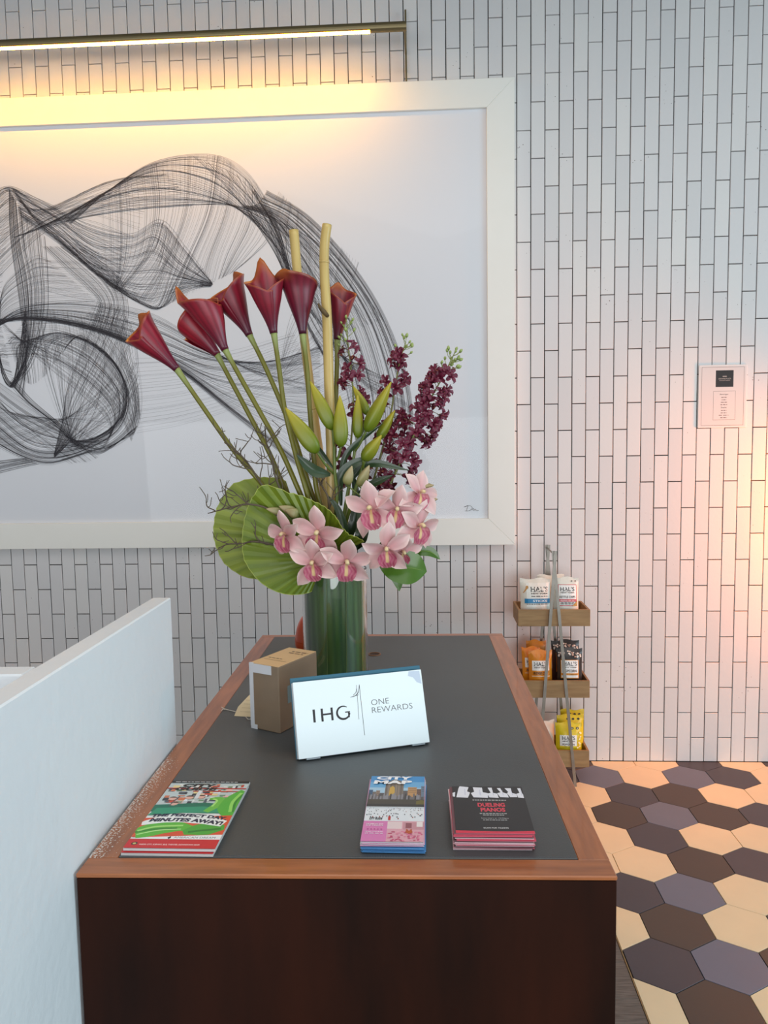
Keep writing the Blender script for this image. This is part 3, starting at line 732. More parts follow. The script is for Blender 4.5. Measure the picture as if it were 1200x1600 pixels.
a = bx(812, 861, 905, 3.395); bag(max(a[0], 0.415), a[1], a[2], 3.395, Z1, 0.055, F_W, 'snack_bag', 'white snack bag with a blue band, left in the top tray', 'snack bags on the rack', 0.12, 0.0, d_sticks)
a = bx(864, 905, 903, 3.395); bag(a[0], a[1], a[2], 3.395, Z1, 0.05, F_W, 'snack_bag', 'white snack bag with a red border, right in the top tray', 'snack bags on the rack', 0.12, -0.06, d_kettle)
a = bx(840, 883, 899, 3.470); bag(a[0], a[1], a[2], 3.470, Z1, 0.045, F_W, 'snack_bag', 'plain white bag top peeping from behind the two in the top tray', 'snack bags on the rack', 0.1, 0.05, None)
a = bx(826, 864, 1017, 3.388); bag(a[0], a[1], a[2], 3.388, Z2, 0.05, F_O, 'snack_bag', 'orange snack bag at the front of the middle tray', 'snack bags on the rack', 0.12, 0.03, d_ridge)
a = bx(816, 846, 1012, 3.438); bag(a[0], a[1], a[2], 3.438, Z2, 0.04, F_O, 'snack_bag', 'orange snack bag poking out left behind the front orange one', 'snack bags on the rack', 0.1, 0.15, d_ridge)
a = bx(822, 853, 1001.5, 3.492); bag(a[0], a[1], a[2], 3.492, Z2, 0.04, F_O, 'snack_bag', 'rearmost and tallest orange bag in the middle tray', 'snack bags on the rack', 0.08, -0.1, None)
a = bx(870, 911, 1014, 3.390); bag(a[0], a[1], a[2], 3.390, Z2, 0.05, F_K, 'snack_bag', 'black popcorn bag at the front of the middle tray', 'snack bags on the rack', 0.12, -0.03, d_black)
a = bx(862, 907, 1001.5, 3.470); bag(a[0], a[1], a[2], 3.470, Z2, 0.045, F_K, 'snack_bag', 'black bag standing behind the front black one', 'snack bags on the rack', 0.1, 0.08, d_black)
a = bx(868, 910, 1130, 3.385); bag(a[0], a[1], a[2], 3.385, Z3, 0.045, F_Y, 'snack_bag', 'yellow popcorn bag at the front of the bottom tray', 'snack bags on the rack', 0.1, -0.03, d_yellow)
a = bx(871, 913, 1118, 3.434); bag(a[0], a[1], a[2], 3.434, Z3, 0.04, F_Y, 'snack_bag', 'second yellow bag from the front in the bottom tray', 'snack bags on the rack', 0.1, 0.04, d_dots)
a = bx(876, 913, 1110, 3.485); bag(a[0], a[1], a[2], 3.485, Z3, 0.04, F_Y, 'snack_bag', 'rearmost yellow bag in the bottom tray', 'snack bags on the rack', 0.08, -0.05, d_dots)
a = bx(834, 868, 1127, 3.42); bag(a[0], a[1], a[2], 3.42, Z3, 0.05, F_W, 'snack_bag', 'white bag beside the yellow ones in the bottom tray', 'snack bags on the rack', 0.1, 0.1, None)

# ================================================================== THINGS LYING ON THE DESK
# ---- magazines
M_PAGES = mat('page_edges', srgb(206, 206, 204), 0.8, noise=(3, 0.5, srgb(168, 168, 168)), stretch=(1, 1, 400))
MW, ML = 0.146, 0.240
def mag_cover(root, zt):
    p = Print(z0=zt); p.bounds = (MW, ML)
    W, L_ = MW, ML
    R = lambda x0, y0, x1, y1, c: p.rect(x0 * W, (1 - y1) * L_, x1 * W, (1 - y0) * L_, c)
    Q = lambda pts, c: p.poly([(x * W, (1 - y) * L_) for x, y in pts], c)
    K = lambda pts, w, c: p.stroke([(x * W, (1 - y) * L_) for x, y in pts], w if not isinstance(w, list) else w, c)
    R(0, 0, 1, 1, (236, 236, 232))
    R(0, 0.03, 1, 0.50, (196, 206, 204))
    rq = random.Random(11)
    for k in range(120):
        x, y = rq.uniform(0.02, 0.92), rq.uniform(0.05, 0.36); w_, h_ = rq.uniform(0.02, 0.10), rq.uniform(0.01, 0.045)
        R(x, y, min(1, x + w_), y + h_, rq.choice([(226, 226, 222), (198, 70, 52), (232, 210, 150), (90, 96, 104), (230, 236, 240), (214, 120, 84), (120, 150, 120), (60, 64, 70), (240, 190, 180)]))
    R(0, 0.12, 1, 0.135, (190, 52, 48)); R(0.35, 0.17, 1, 0.182, (200, 66, 52))
    Q([(0, 0.40), (0.6, 0.36), (0.95, 0.40), (0.95, 0.46), (0.5, 0.47), (0, 0.5)], (24, 112, 86))
    Q([(0.05, 0.45), (0.6, 0.42), (0.95, 0.46), (0.9, 0.52), (0.4, 0.52), (0.0, 0.56)], (48, 150, 112))
    K([(0.62, 0.30), (0.74, 0.30), (0.76, 0.38), (0.66, 0.50)], [0.006, 0.016, 0.018, 0.012], (110, 190, 70)); K([(0.66, 0.30), (0.72, 0.33), (0.70, 0.42)], 0.004, (170, 226, 120))
    K([(1.0, 0.16), (0.93, 0.30), (0.92, 0.45), (0.97, 0.58)], [0.016, 0.036, 0.042, 0.016], (86, 178, 60)); K([(0.99, 0.22), (0.95, 0.35), (0.97, 0.5)], 0.007, (54, 140, 46)); K([(0.97, 0.2), (0.92, 0.35), (0.95, 0.5)], 0.006, (150, 216, 100))
    for x, y in ((0.22, 0.38), (0.36, 0.28), (0.16, 0.30), (0.50, 0.27)):
        Q([(x + 0.05 * math.cos(a), y + 0.03 * math.sin(a)) for a in np.linspace(0, 6.28, 10)[:-1]], (228, 176, 158)); Q([(x + 0.05 * math.cos(a), y - 0.008 + 0.025 * math.sin(a)) for a in np.linspace(3.3, 6.1, 6)], (70, 48, 40))
    K([(0.18, 0.42), (0.20, 0.34), (0.23, 0.26)], 0.002, (90, 90, 96)); R(0.42, 0.14, 0.47, 0.30, (220, 222, 222))
    Q([(0, 0.60), (1, 0.55), (1, 0.86), (0, 0.86)], (222, 84, 50))
    K([(-0.0, 0.84), (0.18, 0.76), (0.42, 0.72), (0.62, 0.74)], [0.034, 0.044, 0.034, 0.014], (96, 184, 58)); K([(0.0, 0.80), (0.2, 0.755), (0.45, 0.74)], 0.006, (60, 140, 44)); K([(0.04, 0.83), (0.25, 0.77), (0.5, 0.75)], 0.003, (190, 232, 150)); K([(0.02, 0.78), (0.2, 0.72), (0.5, 0.70)], 0.005, (170, 224, 120))
    K([(0.55, 0.80), (0.68, 0.76), (0.82, 0.74), (0.98, 0.72)], [0.014, 0.036, 0.040, 0.016], (78, 168, 56)); K([(0.6, 0.79), (0.75, 0.765), (0.95, 0.74)], 0.006, (50, 130, 44))
    K([(0.0, 0.68), (0.3, 0.60), (0.62, 0.60), (0.95, 0.67)], [0.012, 0.03, 0.034, 0.02], (240, 240, 236))
    p.text('THE PERFECT DAY,', 0.05 * W, 0.408 * L_, 0.90 * W, 0.052 * L_, (34, 36, 62), 0.06, 0.15, lambda a: 0.006 * math.sin(math.pi * a) - 0.009 * a)
    p.text('MINUTES AWAY!', 0.07 * W, 0.345 * L_, 0.86 * W, 0.052 * L_, (34, 36, 62), 0.06, 0.15, lambda a: 0.006 * math.sin(math.pi * a) - 0.009 * a)
    Q([(0.2, 0.86), (1, 0.82), (1, 0.90), (0, 0.885)], (242, 242, 240))
    p.text('AMERICAN DREAM', 0.48 * W, 0.128 * L_, 0.46 * W, 0.022 * L_, (70, 70, 76), 0.0); Q([(0.41, 0.865), (0.44, 0.845), (0.45, 0.87), (0.43, 0.885)], (30, 30, 34))
    R(0, 0.885, 1, 1, (208, 42, 46)); p.text('INSIDE: CITY, SUBWAY, BUS, THEATER, DOWNTOWN MAPS', 0.15 * W, 0.035 * L_, 0.66 * W, 0.018 * L_, (246, 226, 220), 0.02)
    Q([(0.09 + 0.035 * math.cos(a), 0.945 + 0.02 * math.sin(a)) for a in np.linspace(0, 6.28, 12)[:-1]], (40, 34, 30)); Q([(0.09 + 0.02 * math.cos(a), 0.945 + 0.011 * math.sin(a)) for a in np.linspace(0, 6.28, 12)[:-1]], (214, 190, 120))
    R(0, 0, 1, 0.035, (30, 30, 34)); p.dashes(0.05 * W, 0.85 * W, 0.976 * L_, 0.009 * L_, (214, 214, 214), 12, 2)
    p.text('CITY', 0.17 * W, 0.895 * L_, 0.42 * W, 0.052 * L_, (20, 20, 22), 0.05, 0.2); p.text('GUIDE', 0.10 * W, 0.836 * L_, 0.52 * W, 0.052 * L_, (20, 20, 22), 0.05, 0.2)
    return p.build('cover', root)
def magazine(x, y, z, rz, label, open_gap):
    r = empty('magazine', (x, y, z), rz)
    q = MB()
    def fn(u, v): return (u * MW, v * ML, 0.0044 + open_gap * max(0, 1 - v * 6) * math.sin(math.pi * min(1, u * 1.0)))
    q.box((0, 0, 0), (MW, ML, 0.0040), ch=0.0003)
    q.build('pages', M_PAGES, r)
    mag_cover(r, 0.0042)
    tag(r, label, 'magazine', 'city magazines on the desk')
magazine(-0.4815, 1.1235, PADZ + 0.0002, -0.004, 'lower city guide magazine, showing only its edge under the other', 0)
magazine(-0.4790, 1.1270, PADZ + 0.0062, 0.000, 'upper city guide magazine with the whole red and green cover showing', 0)

# ---- folded city maps
PW, PL = 0.0985, 0.2375
def map_cover(root, zt):
    p = Print(z0=zt); p.bounds = (PW, PL); W, L_ = PW, PL
    R = lambda x0, y0, x1, y1, c: p.rect(x0 * W, (1 - y1) * L_, x1 * W, (1 - y0) * L_, c)
    Q = lambda pts, c: p.poly([(x * W, (1 - y) * L_) for x, y in pts], c)
    R(0, 0, 1, 0.10, (64, 146, 206)); R(0, 0.10, 1, 0.2, (110, 176, 220)); R(0, 0.2, 1, 0.34, (170, 206, 228))
    rq = random.Random(4)
    Q([(0.28, 0.36), (0.29, 0.12), (0.44, 0.05), (0.62, 0.10), (0.62, 0.36)], (128, 116, 104))
    for k in range(7): R(0.30 + k * 0.045, 0.13, 0.315 + k * 0.045, 0.36, rq.choice([(96, 86, 80), (156, 140, 122), (110, 98, 88)]))
    Q([(0.36, 0.36), (0.37, 0.20), (0.42, 0.17), (0.46, 0.20), (0.47, 0.36)], (206, 166, 72))
    for x0, x1, t, c in ((0.0, 0.07, 0.24, (60, 96, 130)), (0.07, 0.13, 0.27, (120, 112, 106)), (0.13, 0.2, 0.25, (150, 128, 112)), (0.2, 0.28, 0.29, (92, 90, 92)), (0.70, 0.86, 0.19, (196, 150, 98)), (0.86, 0.96, 0.22, (120, 92, 80)), (0.62, 0.70, 0.25, (104, 96, 96)), (0.94, 1.0, 0.17, (110, 130, 150))):
        R(x0, t, x1, 0.36, c)
        for k in range(3): R(x0 + 0.01, t + 0.02 + k * 0.03, x1 - 0.01, t + 0.03 + k * 0.03, tuple(int(v * 0.75) for v in c))
    for k in range(34):
        x = k / 34; h_ = rq.uniform(0.30, 0.36)
        Q([(x, 0.42), (x + 0.005, h_), (x + 0.03, h_ - 0.01), (min(1, x + 0.05), 0.42)], rq.choice([(84, 80, 82), (112, 108, 110), (140, 140, 146), (66, 62, 62)]))
    R(0, 0.395, 1, 0.51, (74, 70, 60)); Q([(0.86, 0.42), (0.94, 0.40), (1, 0.41), (1, 0.5), (0.85, 0.5)], (112, 104, 50)); R(0, 0.47, 1, 0.515, (52, 52, 50))
    R(0, 0.51, 1, 0.725, (232, 238, 242)); R(0, 0.51, 1, 0.535, (206, 216, 222))
    for k in range(90):
        y = 0.525 + 0.17 * rq.random() ** 1.1; x = rq.uniform(0.02, 0.96); s_ = 0.6 + (y - 0.52) * 7
        R(x, y - 0.010 * s_, x + 0.011 * s_, y, rq.choice([(44, 46, 54), (60, 60, 70), (40, 50, 70), (140, 60, 56), (30, 30, 34), (84, 92, 100)]))
    R(0.40, 0.655, 0.44, 0.71, (196, 44, 40))
    p.text('CITY GUIDE', 0.08 * W, 0.295 * L_, 0.22 * W, 0.030 * L_, (30, 32, 36), 0.04, 0.1)
    R(0, 0.725, 0.40, 1, (222, 130, 186)); R(0.40, 0.725, 1, 1, (226, 170, 182))
    R(0.40, 0.735, 0.64, 0.83, (236, 214, 214)); R(0.66, 0.74, 1, 0.84, (206, 150, 160)); R(0.70, 0.75, 0.80, 0.82, (150, 90, 100)); R(0.88, 0.73, 0.98, 0.80, (240, 232, 230))
    for k in range(70):
        x, y = rq.uniform(0.41, 0.95), rq.uniform(0.86, 0.985); R(x, y, x + 0.04, y + 0.012, rq.choice([(206, 84, 124), (230, 130, 160), (190, 66, 106), (240, 170, 190)]))
    Q([(0.70, 0.88), (0.72, 0.83), (0.76, 0.86), (0.80, 0.83), (0.82, 0.88), (0.76, 0.90)], (190, 90, 50))
    p.text('MUSEUM OF', 0.05 * W, 0.222 * L_, 0.28 * W, 0.014 * L_, (250, 240, 246), 0.03); p.text('ICE CREAM', 0.05 * W, 0.203 * L_, 0.28 * W, 0.014 * L_, (250, 240, 246), 0.03)
    for k in range(5): R(0.075 + k * 0.055, 0.836, 0.10 + k * 0.055, 0.845, (170, 40, 110))
    p.text('MOST POPULAR', 0.05 * W, 0.118 * L_, 0.29 * W, 0.012 * L_, (250, 240, 246), 0.02); p.dashes(0.05 * W, 0.34 * W, 0.098 * L_, 0.009 * L_, (250, 236, 246), 3, 3)
    p.text('CITY', 0.10 * W, 0.925 * L_, 0.66 * W, 0.058 * L_, (250, 250, 250), 0.055, 0.10); p.text('MAP', 0.06 * W, 0.850 * L_, 0.70 * W, 0.062 * L_, (250, 250, 250), 0.055, 0.10)
    p.build('cover', root)
M_MAPS = [mat('map_edge_white', srgb(214, 216, 220), 0.7), mat('map_edge_pink', srgb(206, 158, 186), 0.7), mat('map_edge_blue', srgb(74, 136, 190), 0.7)]
z = PADZ
seq = [2, 2, 2, 2, 0, 2, 0, 1, 0, 1, 0]
rq = random.Random(8)
for i, k in enumerate(seq):
    top = i == len(seq) - 1; th = 0.0014
    r = empty('city_map', (-0.1075 + (0 if top else rq.uniform(-0.001, 0.0035)), 1.1415 + (0.0 if top else rq.uniform(-0.003, 0.003)), z + 0.0002), -0.006 + (0 if top else rq.uniform(-0.012, 0.012)))
    MB().box((0, 0, 0), (PW, PL, th - 0.0004), ch=0.0002).build('folded_sheet', M_MAPS[k], r)
    if top: map_cover(r, th)
    tag(r, 'topmost folded city map with a skating rink on its cover' if top else 'folded city map lying under the topmost one in its stack', 'map', 'stack of folded city maps')
    z += th + 0.0002

# ---- piano show flyers
GW, GL = 0.1225, 0.163
def flyer_print(root, zt):
    p = Print(z0=zt); p.bounds = (GW, GL); W, L_ = GW, GL
    R = lambda x0, y0, x1, y1, c: p.rect(x0 * W, (1 - y1) * L_, x1 * W, (1 - y0) * L_, c)
    Q = lambda pts, c: p.poly([(x * W, (1 - y) * L_) for x, y in pts], c)
    R(0, 0, 1, 1, (34, 33, 36))
    kk = [[(0.05, 0.26), (0.09, 0.06), (0.11, 0.0), (0.24, 0.02), (0.21, 0.12), (0.25, 0.15), (0.21, 0.27)], [(0.29, 0.26), (0.26, 0.16), (0.31, 0.13), (0.30, 0.02), (0.43, 0.03), (0.43, 0.14), (0.50, 0.16), (0.49, 0.27)],
          [(0.51, 0.26), (0.49, 0.17), (0.54, 0.15), (0.51, 0.03), (0.57, 0.03), (0.57, 0.15), (0.63, 0.17), (0.64, 0.27)], [(0.66, 0.25), (0.63, 0.16), (0.68, 0.14), (0.64, 0.04), (0.69, 0.04), (0.71, 0.14), (0.77, 0.17), (0.78, 0.26)],
          [(0.80, 0.25), (0.77, 0.16), (0.79, 0.13), (0.75, 0.04), (0.84, 0.04), (0.84, 0.15), (0.90, 0.18), (0.90, 0.25)], [(0.91, 0.26), (0.90, 0.17), (0.945, 0.15), (0.93, 0.04), (0.975, 0.04), (0.98, 0.16), (0.99, 0.18), (0.99, 0.27)], [(0.0, 0.16), (0.04, 0.14), (0.03, 0.25), (0.0, 0.24)]]
    for q in kk:
        Q(q, (236, 237, 244)); cx_ = sum(a[0] for a in q) / len(q); cy_ = sum(a[1] for a in q) / len(q)
        Q([((a[0] + 0.9 * (cx_ - a[0])) + 0.015, (a[1] + 0.45 * (cy_ - a[1]))) for a in q], (214, 216, 230))
    p.dashes(0.27 * W, 0.73 * W, 0.672 * L_, 0.013 * L_, (206, 206, 206), 10, 4)
    p.text('DUELING', 0.33 * W, 0.530 * L_, 0.37 * W, 0.085 * L_, (226, 66, 86), 0.035); p.text('PIANOS', 0.36 * W, 0.425 * L_, 0.33 * W, 0.085 * L_, (226, 66, 86), 0.035)
    p.dashes(0.34 * W, 0.70 * W, 0.380 * L_, 0.012 * L_, (196, 196, 196), 9, 5); p.dashes(0.38 * W, 0.66 * W, 0.348 * L_, 0.012 * L_, (196, 196, 196), 7, 6)
    p.text("Saturday's at 10:00pm", 0.35 * W, 0.275 * L_, 0.36 * W, 0.026 * L_, (206, 206, 206)); p.dashes(0.37 * W, 0.69 * W, 0.247 * L_, 0.012 * L_, (196, 196, 196), 7, 8)
    p.text('SCAN FOR TICKETS', 0.36 * W, 0.085 * L_, 0.32 * W, 0.022 * L_, (230, 230, 230), 0.02)
    p.poly([(0, 0), (W, 0), (W, 0.045 * L_), (0.7 * W, 0.030 * L_), (0.45 * W, 0.03 * L_), (0, 0.045 * L_)], (222, 52, 78))
    p.build('printed_face', root)
M_FLY = [mat('flyer_edge_pink', srgb(214, 164, 172), 0.7), mat('flyer_edge_pale', srgb(226, 200, 204), 0.7), mat('flyer_edge_red', srgb(206, 84, 104), 0.7), mat('flyer_edge_dark', srgb(120, 84, 90), 0.7)]
z = PADZ; NF = 22; rq = random.Random(21)
for i in range(NF):
    top = i == NF - 1; th = 0.00118
    r = empty('flyer', (0.0415 + (0 if top else rq.uniform(-0.004, 0.002)) - 0.0015 * (1 - i / NF), 1.1530 + (0 if top else rq.uniform(-0.004, 0.002)), z + 0.0001), 0.005 + (0 if top else rq.uniform(-0.02, 0.02)))
    MB().box((0, 0, 0), (GW, GL, th - 0.0002), ch=0.0001).build('card', M_FLY[rq.choice([0, 0, 1, 1, 2, 0, 3])] if not top else M_FLY[2], r)
    if top: flyer_print(r, th)
    tag(r, 'topmost black flyer with white piano keys and red lettering' if top else 'flyer with a pinkish edge lying under the topmost black one', 'flyer', 'stack of piano show flyers')
    z += th + 0.0001

# ---- standing rewards sign
BLp = onz(466, 1191, PADZ); BRp = onz(671.5, 1163.5, PADZ)
ex = (BRp - BLp); SW = ex.length; ex.normalize(); LEAN = math.radians(20); SH = 0.1515
nb = Vector((-ex.y, ex.x, 0))
up = (nb * math.sin(LEAN) + Vector((0, 0, 1)) * math.cos(LEAN)).normalized(); nf = ex.cross(up)
sgn = empty('tabletop_sign', BLp + Vector((0, 0, 0.0055)))
Mx = Matrix((ex, up, nf)).transposed().to_4x4(); Mx.translation = sgn.location; sgn.matrix_world = Mx
tag(sgn, 'white rewards sign leaning back on a teal board in front of the vase', 'sign')
M_BOARD = mat('white_board', srgb(236, 246, 248), 0.35, coat=0.3)
MB().box((-0.002, 0, -0.0135), (SW + 0.001, SH + 0.0095, -0.0085), ch=0.0006).build('teal_backing', mat('teal_board', srgb(52, 104, 124), 0.45), sgn)
for k, (dx, c) in enumerate(((-0.0006, srgb(176, 182, 184)), (0.0008, srgb(200, 206, 208)))):
    MB().box((dx, 0.0005, -0.008 + k * 0.0028), (SW + dx * 0.4, SH - 0.001, -0.0056 + k * 0.0028), ch=0.0004).build('sheet', mat('sign_sheet_%d' % k, c, 0.5), sgn)
MB().box((0.0015, 0, -0.0024), (SW, SH, 0.0), ch=0.0004).build('front_sheet', M_BOARD, sgn)
p = Print()
DK = (46, 44, 46)
X = lambda u: u * SW
Y = lambda v: v * SH
# letters I H G
p.rect(X(0.134), Y(0.447), X(0.151), Y(0.617), DK)
for u in (0.194, 0.268): p.rect(X(u), Y(0.447), X(u + 0.016), Y(0.617), DK)
p.rect(X(0.194), Y(0.525), X(0.284), Y(0.548), DK)
th = np.linspace(math.radians(52), math.radians(352), 22)
p.stroke([(X(0.362) + 0.0135 * math.cos(t), Y(0.532) + 0.0128 * math.sin(t)) for t in th], [0.0016, 0.0034, 0.0044, 0.004, 0.0024], DK)
p.rect(X(0.396), Y(0.462), X(0.408), Y(0.538), DK); p.rect(X(0.375), Y(0.527), X(0.412), Y(0.542), DK)
# the drawn numeral one
p.stroke([(X(0.505), Y(0.20)), (X(0.503), Y(0.88))], 0.0009, DK); p.stroke([(X(0.474), Y(0.42)), (X(0.482), Y(0.88))], 0.0007, DK)
p.stroke([(X(0.503), Y(0.88)), (X(0.490), Y(0.78)), (X(0.460), Y(0.735)), (X(0.425), Y(0.725))], [0.0006, 0.0012, 0.0014, 0.0006], DK)
p.stroke([(X(0.482), Y(0.84)), (X(0.470), Y(0.78)), (X(0.448), Y(0.745))], 0.0008, DK); p.stroke([(X(0.46), Y(0.735)), (X(0.492), Y(0.745))], 0.0007, DK)
p.build('logo_print', sgn)
p = Print()
p.text('ONE', X(0.580), Y(0.585), X(0.138), Y(0.075), (92, 92, 94), -0.012); p.text('REWARDS', X(0.580), Y(0.480), X(0.318), Y(0.075), (92, 92, 94), -0.012)
p.build('lettering', sgn)
p = Print()
p.poly([(X(0.90), Y(0.99)), (X(0.985), Y(0.985)), (X(0.992), Y(0.80)), (X(0.955), Y(0.83)), (X(0.93), Y(0.90)), (X(0.89), Y(0.93))], (196, 208, 222))
p.build('worn_corner', sgn)
# easel foot behind and small clear feet
MB().box((SW * 0.35, 0.0175, -0.055), (SW * 0.65, 0.1, -0.0145)).build('easel_back', mat('easel_black', srgb(40, 42, 44), 0.5), sgn)
for u in (0.06, 0.86): MB().box((SW * u, -0.003, -0.012), (SW * (u + 0.10), 0.0, 0.002)).build('foot', mat('clear_foot', srgb(150, 160, 166), 0.2), sgn)

# ---- cardboard box
b1 = onz(393, 1137, PADZ); b2 = onz(437.7, 1147, PADZ)
e1 = (b2 - b1); e1.z = 0; bw = e1.length; e1.normalize(); e2 = Vector((-e1.y, e1.x, 0)); BHH = 0.150; BL_ = 0.145
cb = empty('parcel_box', b1, math.atan2(e1.y, e1.x))
tag(cb, 'small brown cardboard parcel taped with white labels beside the vase', 'box')
M_CARD = mat('cardboard', srgb(132, 112, 90), 0.6, noise=(14, 0.4, srgb(112, 94, 74)), coat=0.35, bump=(25, 0.3))
MB().box((0, 0, 0), (bw, BL_, BHH), ch=0.002).build('carton', M_CARD, cb)
M_WRAP = mat('paper_label', srgb(206, 208, 212), 0.55); M_TAN = mat('tan_paper', srgb(222, 186, 138), 0.6, noise=(5, 0.3, srgb(206, 168, 120)))
MB().box((0.001, 0.001, BHH), (bw - 0.001, BL_ - 0.001, BHH + 0.0008)).build('top_label', M_TAN, cb)
MB().box((-0.0009, -0.0009, 0.006), (0.010, 0.004, BHH + 0.001)).build('white_tape', M_WRAP, cb)
MB().box((0.010, -0.0010, BHH - 0.020), (0.062, 0.0, BHH + 0.0002)).build('white_tape', M_WRAP, cb)
MB().box((0.0, -0.0010, 0.0), (0.018, 0.0, 0.010)).build('white_tape', M_WRAP, cb)
pp = Print(z0=BHH + 0.0010)
pp.dashes(0.030, bw - 0.006, BL_ - 0.03, 0.006, (120, 92, 62), 3, 1); pp.dashes(0.030, bw - 0.008, BL_ - 0.042, 0.005, (120, 92, 62), 3, 2); pp.rect(0.008, 0.04, bw - 0.01, 0.0415, (120, 92, 62)); pp.dashes(0.012, 0.05, 0.052, 0.004, (130, 100, 70), 3, 3)
pp.build('label_print', cb)
sd = Print(z0=0.0); sd.rect(0.03, 0.06, 0.06, 0.10, (120, 140, 140)); sp = sd.build('side_sticker', cb)
sp.matrix_local = Matrix.Translation((bw + 0.0004, 0.0, 0)) @ Matrix.Rotation(math.radians(90), 4, 'Z') @ Matrix.Rotation(math.radians(90), 4, 'X')

# ---- paper luggage tag with string
tagp = [onz(366, 1119, PADZ), onz(400, 1121, PADZ), onz(404, 1084, PADZ), onz(390, 1086, PADZ), onz(372, 1105, PADZ)]
tg = empty('paper_tag', tagp[0])
tag(tg, 'cream paper tag with a white string half under the parcel box', 'tag')
q = MB(); n = len(tagp)
q.add([p_ + Vector((0, 0, 0.0010)) for p_ in tagp] + [p_ + Vector((0, 0, 0.0002)) for p_ in tagp], [tuple(range(n)), tuple(reversed(range(n, 2 * n)))] + [(i + n, (i + 1) % n + n, (i + 1) % n, i) for i in range(n)])
q.build('card', mat('cream_card', srgb(222, 208, 172), 0.7), tg, world=True)
q = MB()
for k in range(4):
    y = 1094 + k * 6; a = onz(384 - k * 3, y, PADZ + 0.0013); b = onz(397, y + 0.5, PADZ + 0.0013); d_ = Vector((0, 0.0012, 0))
    q.poly([a, b, b + d_, a + d_])
q.build('print_line', mat('tag_ink', srgb(150, 130, 96), 0.7), tg, world=True)
q = MB()
q.tube(spl([onz(x, y, PADZ + 0.0016) for x, y in ((368, 1112), (360, 1110), (352, 1108), (346, 1105))], 8), 0.0009, 6)
q.tube(spl([onz(x, y, PADZ + 0.0030) for x, y in ((352, 1108.5), (348, 1108), (346, 1111))], 6), 0.0008, 6)
q.tube(spl([onz(x, y, PADZ + 0.0016) for x, y in ((384, 1120), (388, 1124), (393, 1123))], 6), 0.0008, 6)
q.build('string', mat('white_string', srgb(214, 208, 194), 0.9), tg, world=True)

# ---- orange rounded ornament behind the vase
op = onz(487, 1015, PADZ)
orn = empty('orange_ornament', (op.x, op.y, PADZ))
tag(orn, 'glossy orange rounded object half hidden behind the vase', 'ornament')
M_OR = mat('orange_gloss', srgb(226, 84, 26), 0.3, coat=0.4)
q = MB(); prof = [(0.0, 0.0), (0.040, 0.0), (0.0495, 0.012), (0.0505, 0.035), (0.046, 0.065), (0.037, 0.09), (0.025, 0.108), (0.012, 0.119), (0.0, 0.122)]
P_ = catmull([(a, b, 0) for a, b in prof], 30)
q.lathe([(max(0.0002, a), max(0, b)) for a, b, _ in P_], 32); q.build('shell', M_OR, orn, smooth=True)
MB().lathe([(0.0509, 0.03), (0.0515, 0.033), (0.0509, 0.036)], 32).build('seam_ring', M_OR, orn, smooth=True)

# ================================================================== VASE OF FLOWERS
VC = onz(526, 1056, PADZ); VX, VY = VC.x, VC.y
VR, VH = 0.0885, 0.302
vase = empty('glass_vase', (VX, VY, PADZ))
tag(vase, 'tall clear glass cylinder vase holding the flowers on the desk', 'vase')
M_GLASS = mat('clear_glass', (1, 1, 1), 0.0, trans=1.0)
MB().lathe([(0.0005, 0.0), (VR - 0.006, 0.0), (VR - 0.004, 0.0), (VR, 0.004), (VR, 0.0045), (VR, 0.007), (VR, VH - 0.004), (VR, VH - 0.002), (VR - 0.0022, VH), (VR - 0.0045, VH - 0.002), (VR - 0.0045, VH - 0.004), (VR - 0.0045, 0.019), (VR - 0.0045, 0.017), (VR - 0.008, 0.013), (VR - 0.010, 0.013), (0.0005, 0.013)], 64).build('glass_body', M_GLASS, vase, smooth=True)
# leaf curled round the inside
ll = empty('lining_leaf', (VX, VY, PADZ + 0.014))
tag(ll, 'broad striped green leaf curled round the inside of the glass vase', 'leaf')
def leaf_mat(name, c1, c2, rough=0.38):
    return mat(name, c1, rough, noise=(6, 0.7, c2), stretch=(1, 1, 1), coat=0.15)
q = MB(); RL = VR - 0.0056
def lf(u, v):
    a = math.radians(-200 + 400 * u); r = RL - 0.004 * u + 0.0006 * math.sin(60 * u * math.pi)
    return (r * math.cos(a), r * math.sin(a), 0.002 + v * (0.272 + 0.01 * math.sin(5 * u)))
def lc(u, v):
    s_ = 0.5 + 0.5 * math.sin(u * 190 + 2.5 * v); b_ = 0.5 + 0.5 * math.sin(u * 31 + 1.3 * v)
    g_ = 0.55 * s_ + 0.45 * b_
    return (0.03 + 0.07 * g_, 0.085 + 0.13 * g_, 0.015 + 0.03 * g_)
q.grid(lf, 160, 6, lc)
q.build('blade', mat('lining_leaf', (1, 1, 1), 0.4, vcol=True), ll, smooth=True)
q = MB()
for k in range(3):
    a = math.radians(-100 + k * 35); q.tube([((RL + 0.0008) * math.cos(a), (RL + 0.0008) * math.sin(a), 0.004), ((RL + 0.0008) * math.cos(a + 0.05), (RL + 0.0008) * math.sin(a + 0.05), 0.27)], 0.0012, 6)
    q.build('vein', mat('leaf_vein', srgb(120, 140, 70), 0.5), ll); q = MB()

M_VC = mat('flower_tint', (1, 1, 1), 0.36, vcol=True, sss=0.0)
M_STEM = mat('stem_tint', (1, 1, 1), 0.42, vcol=True)
ROOT_Z = PADZ + 0.035
def foot(k, r=0.055):
    a = k * 2.4; rr_ = r * math.sqrt((k % 7 + 0.5) / 7.5)
    return Vector((VX + rr_ * math.cos(a), VY + rr_ * math.sin(a), ROOT_Z + 0.004 * (k % 5)))
def neck(k, r=0.05, z=None):
    f_ = foot(k, r); return Vector((VX + (f_.x - VX) * 0.75, VY + (f_.y - VY) * 0.75, PADZ + (z or VH)))

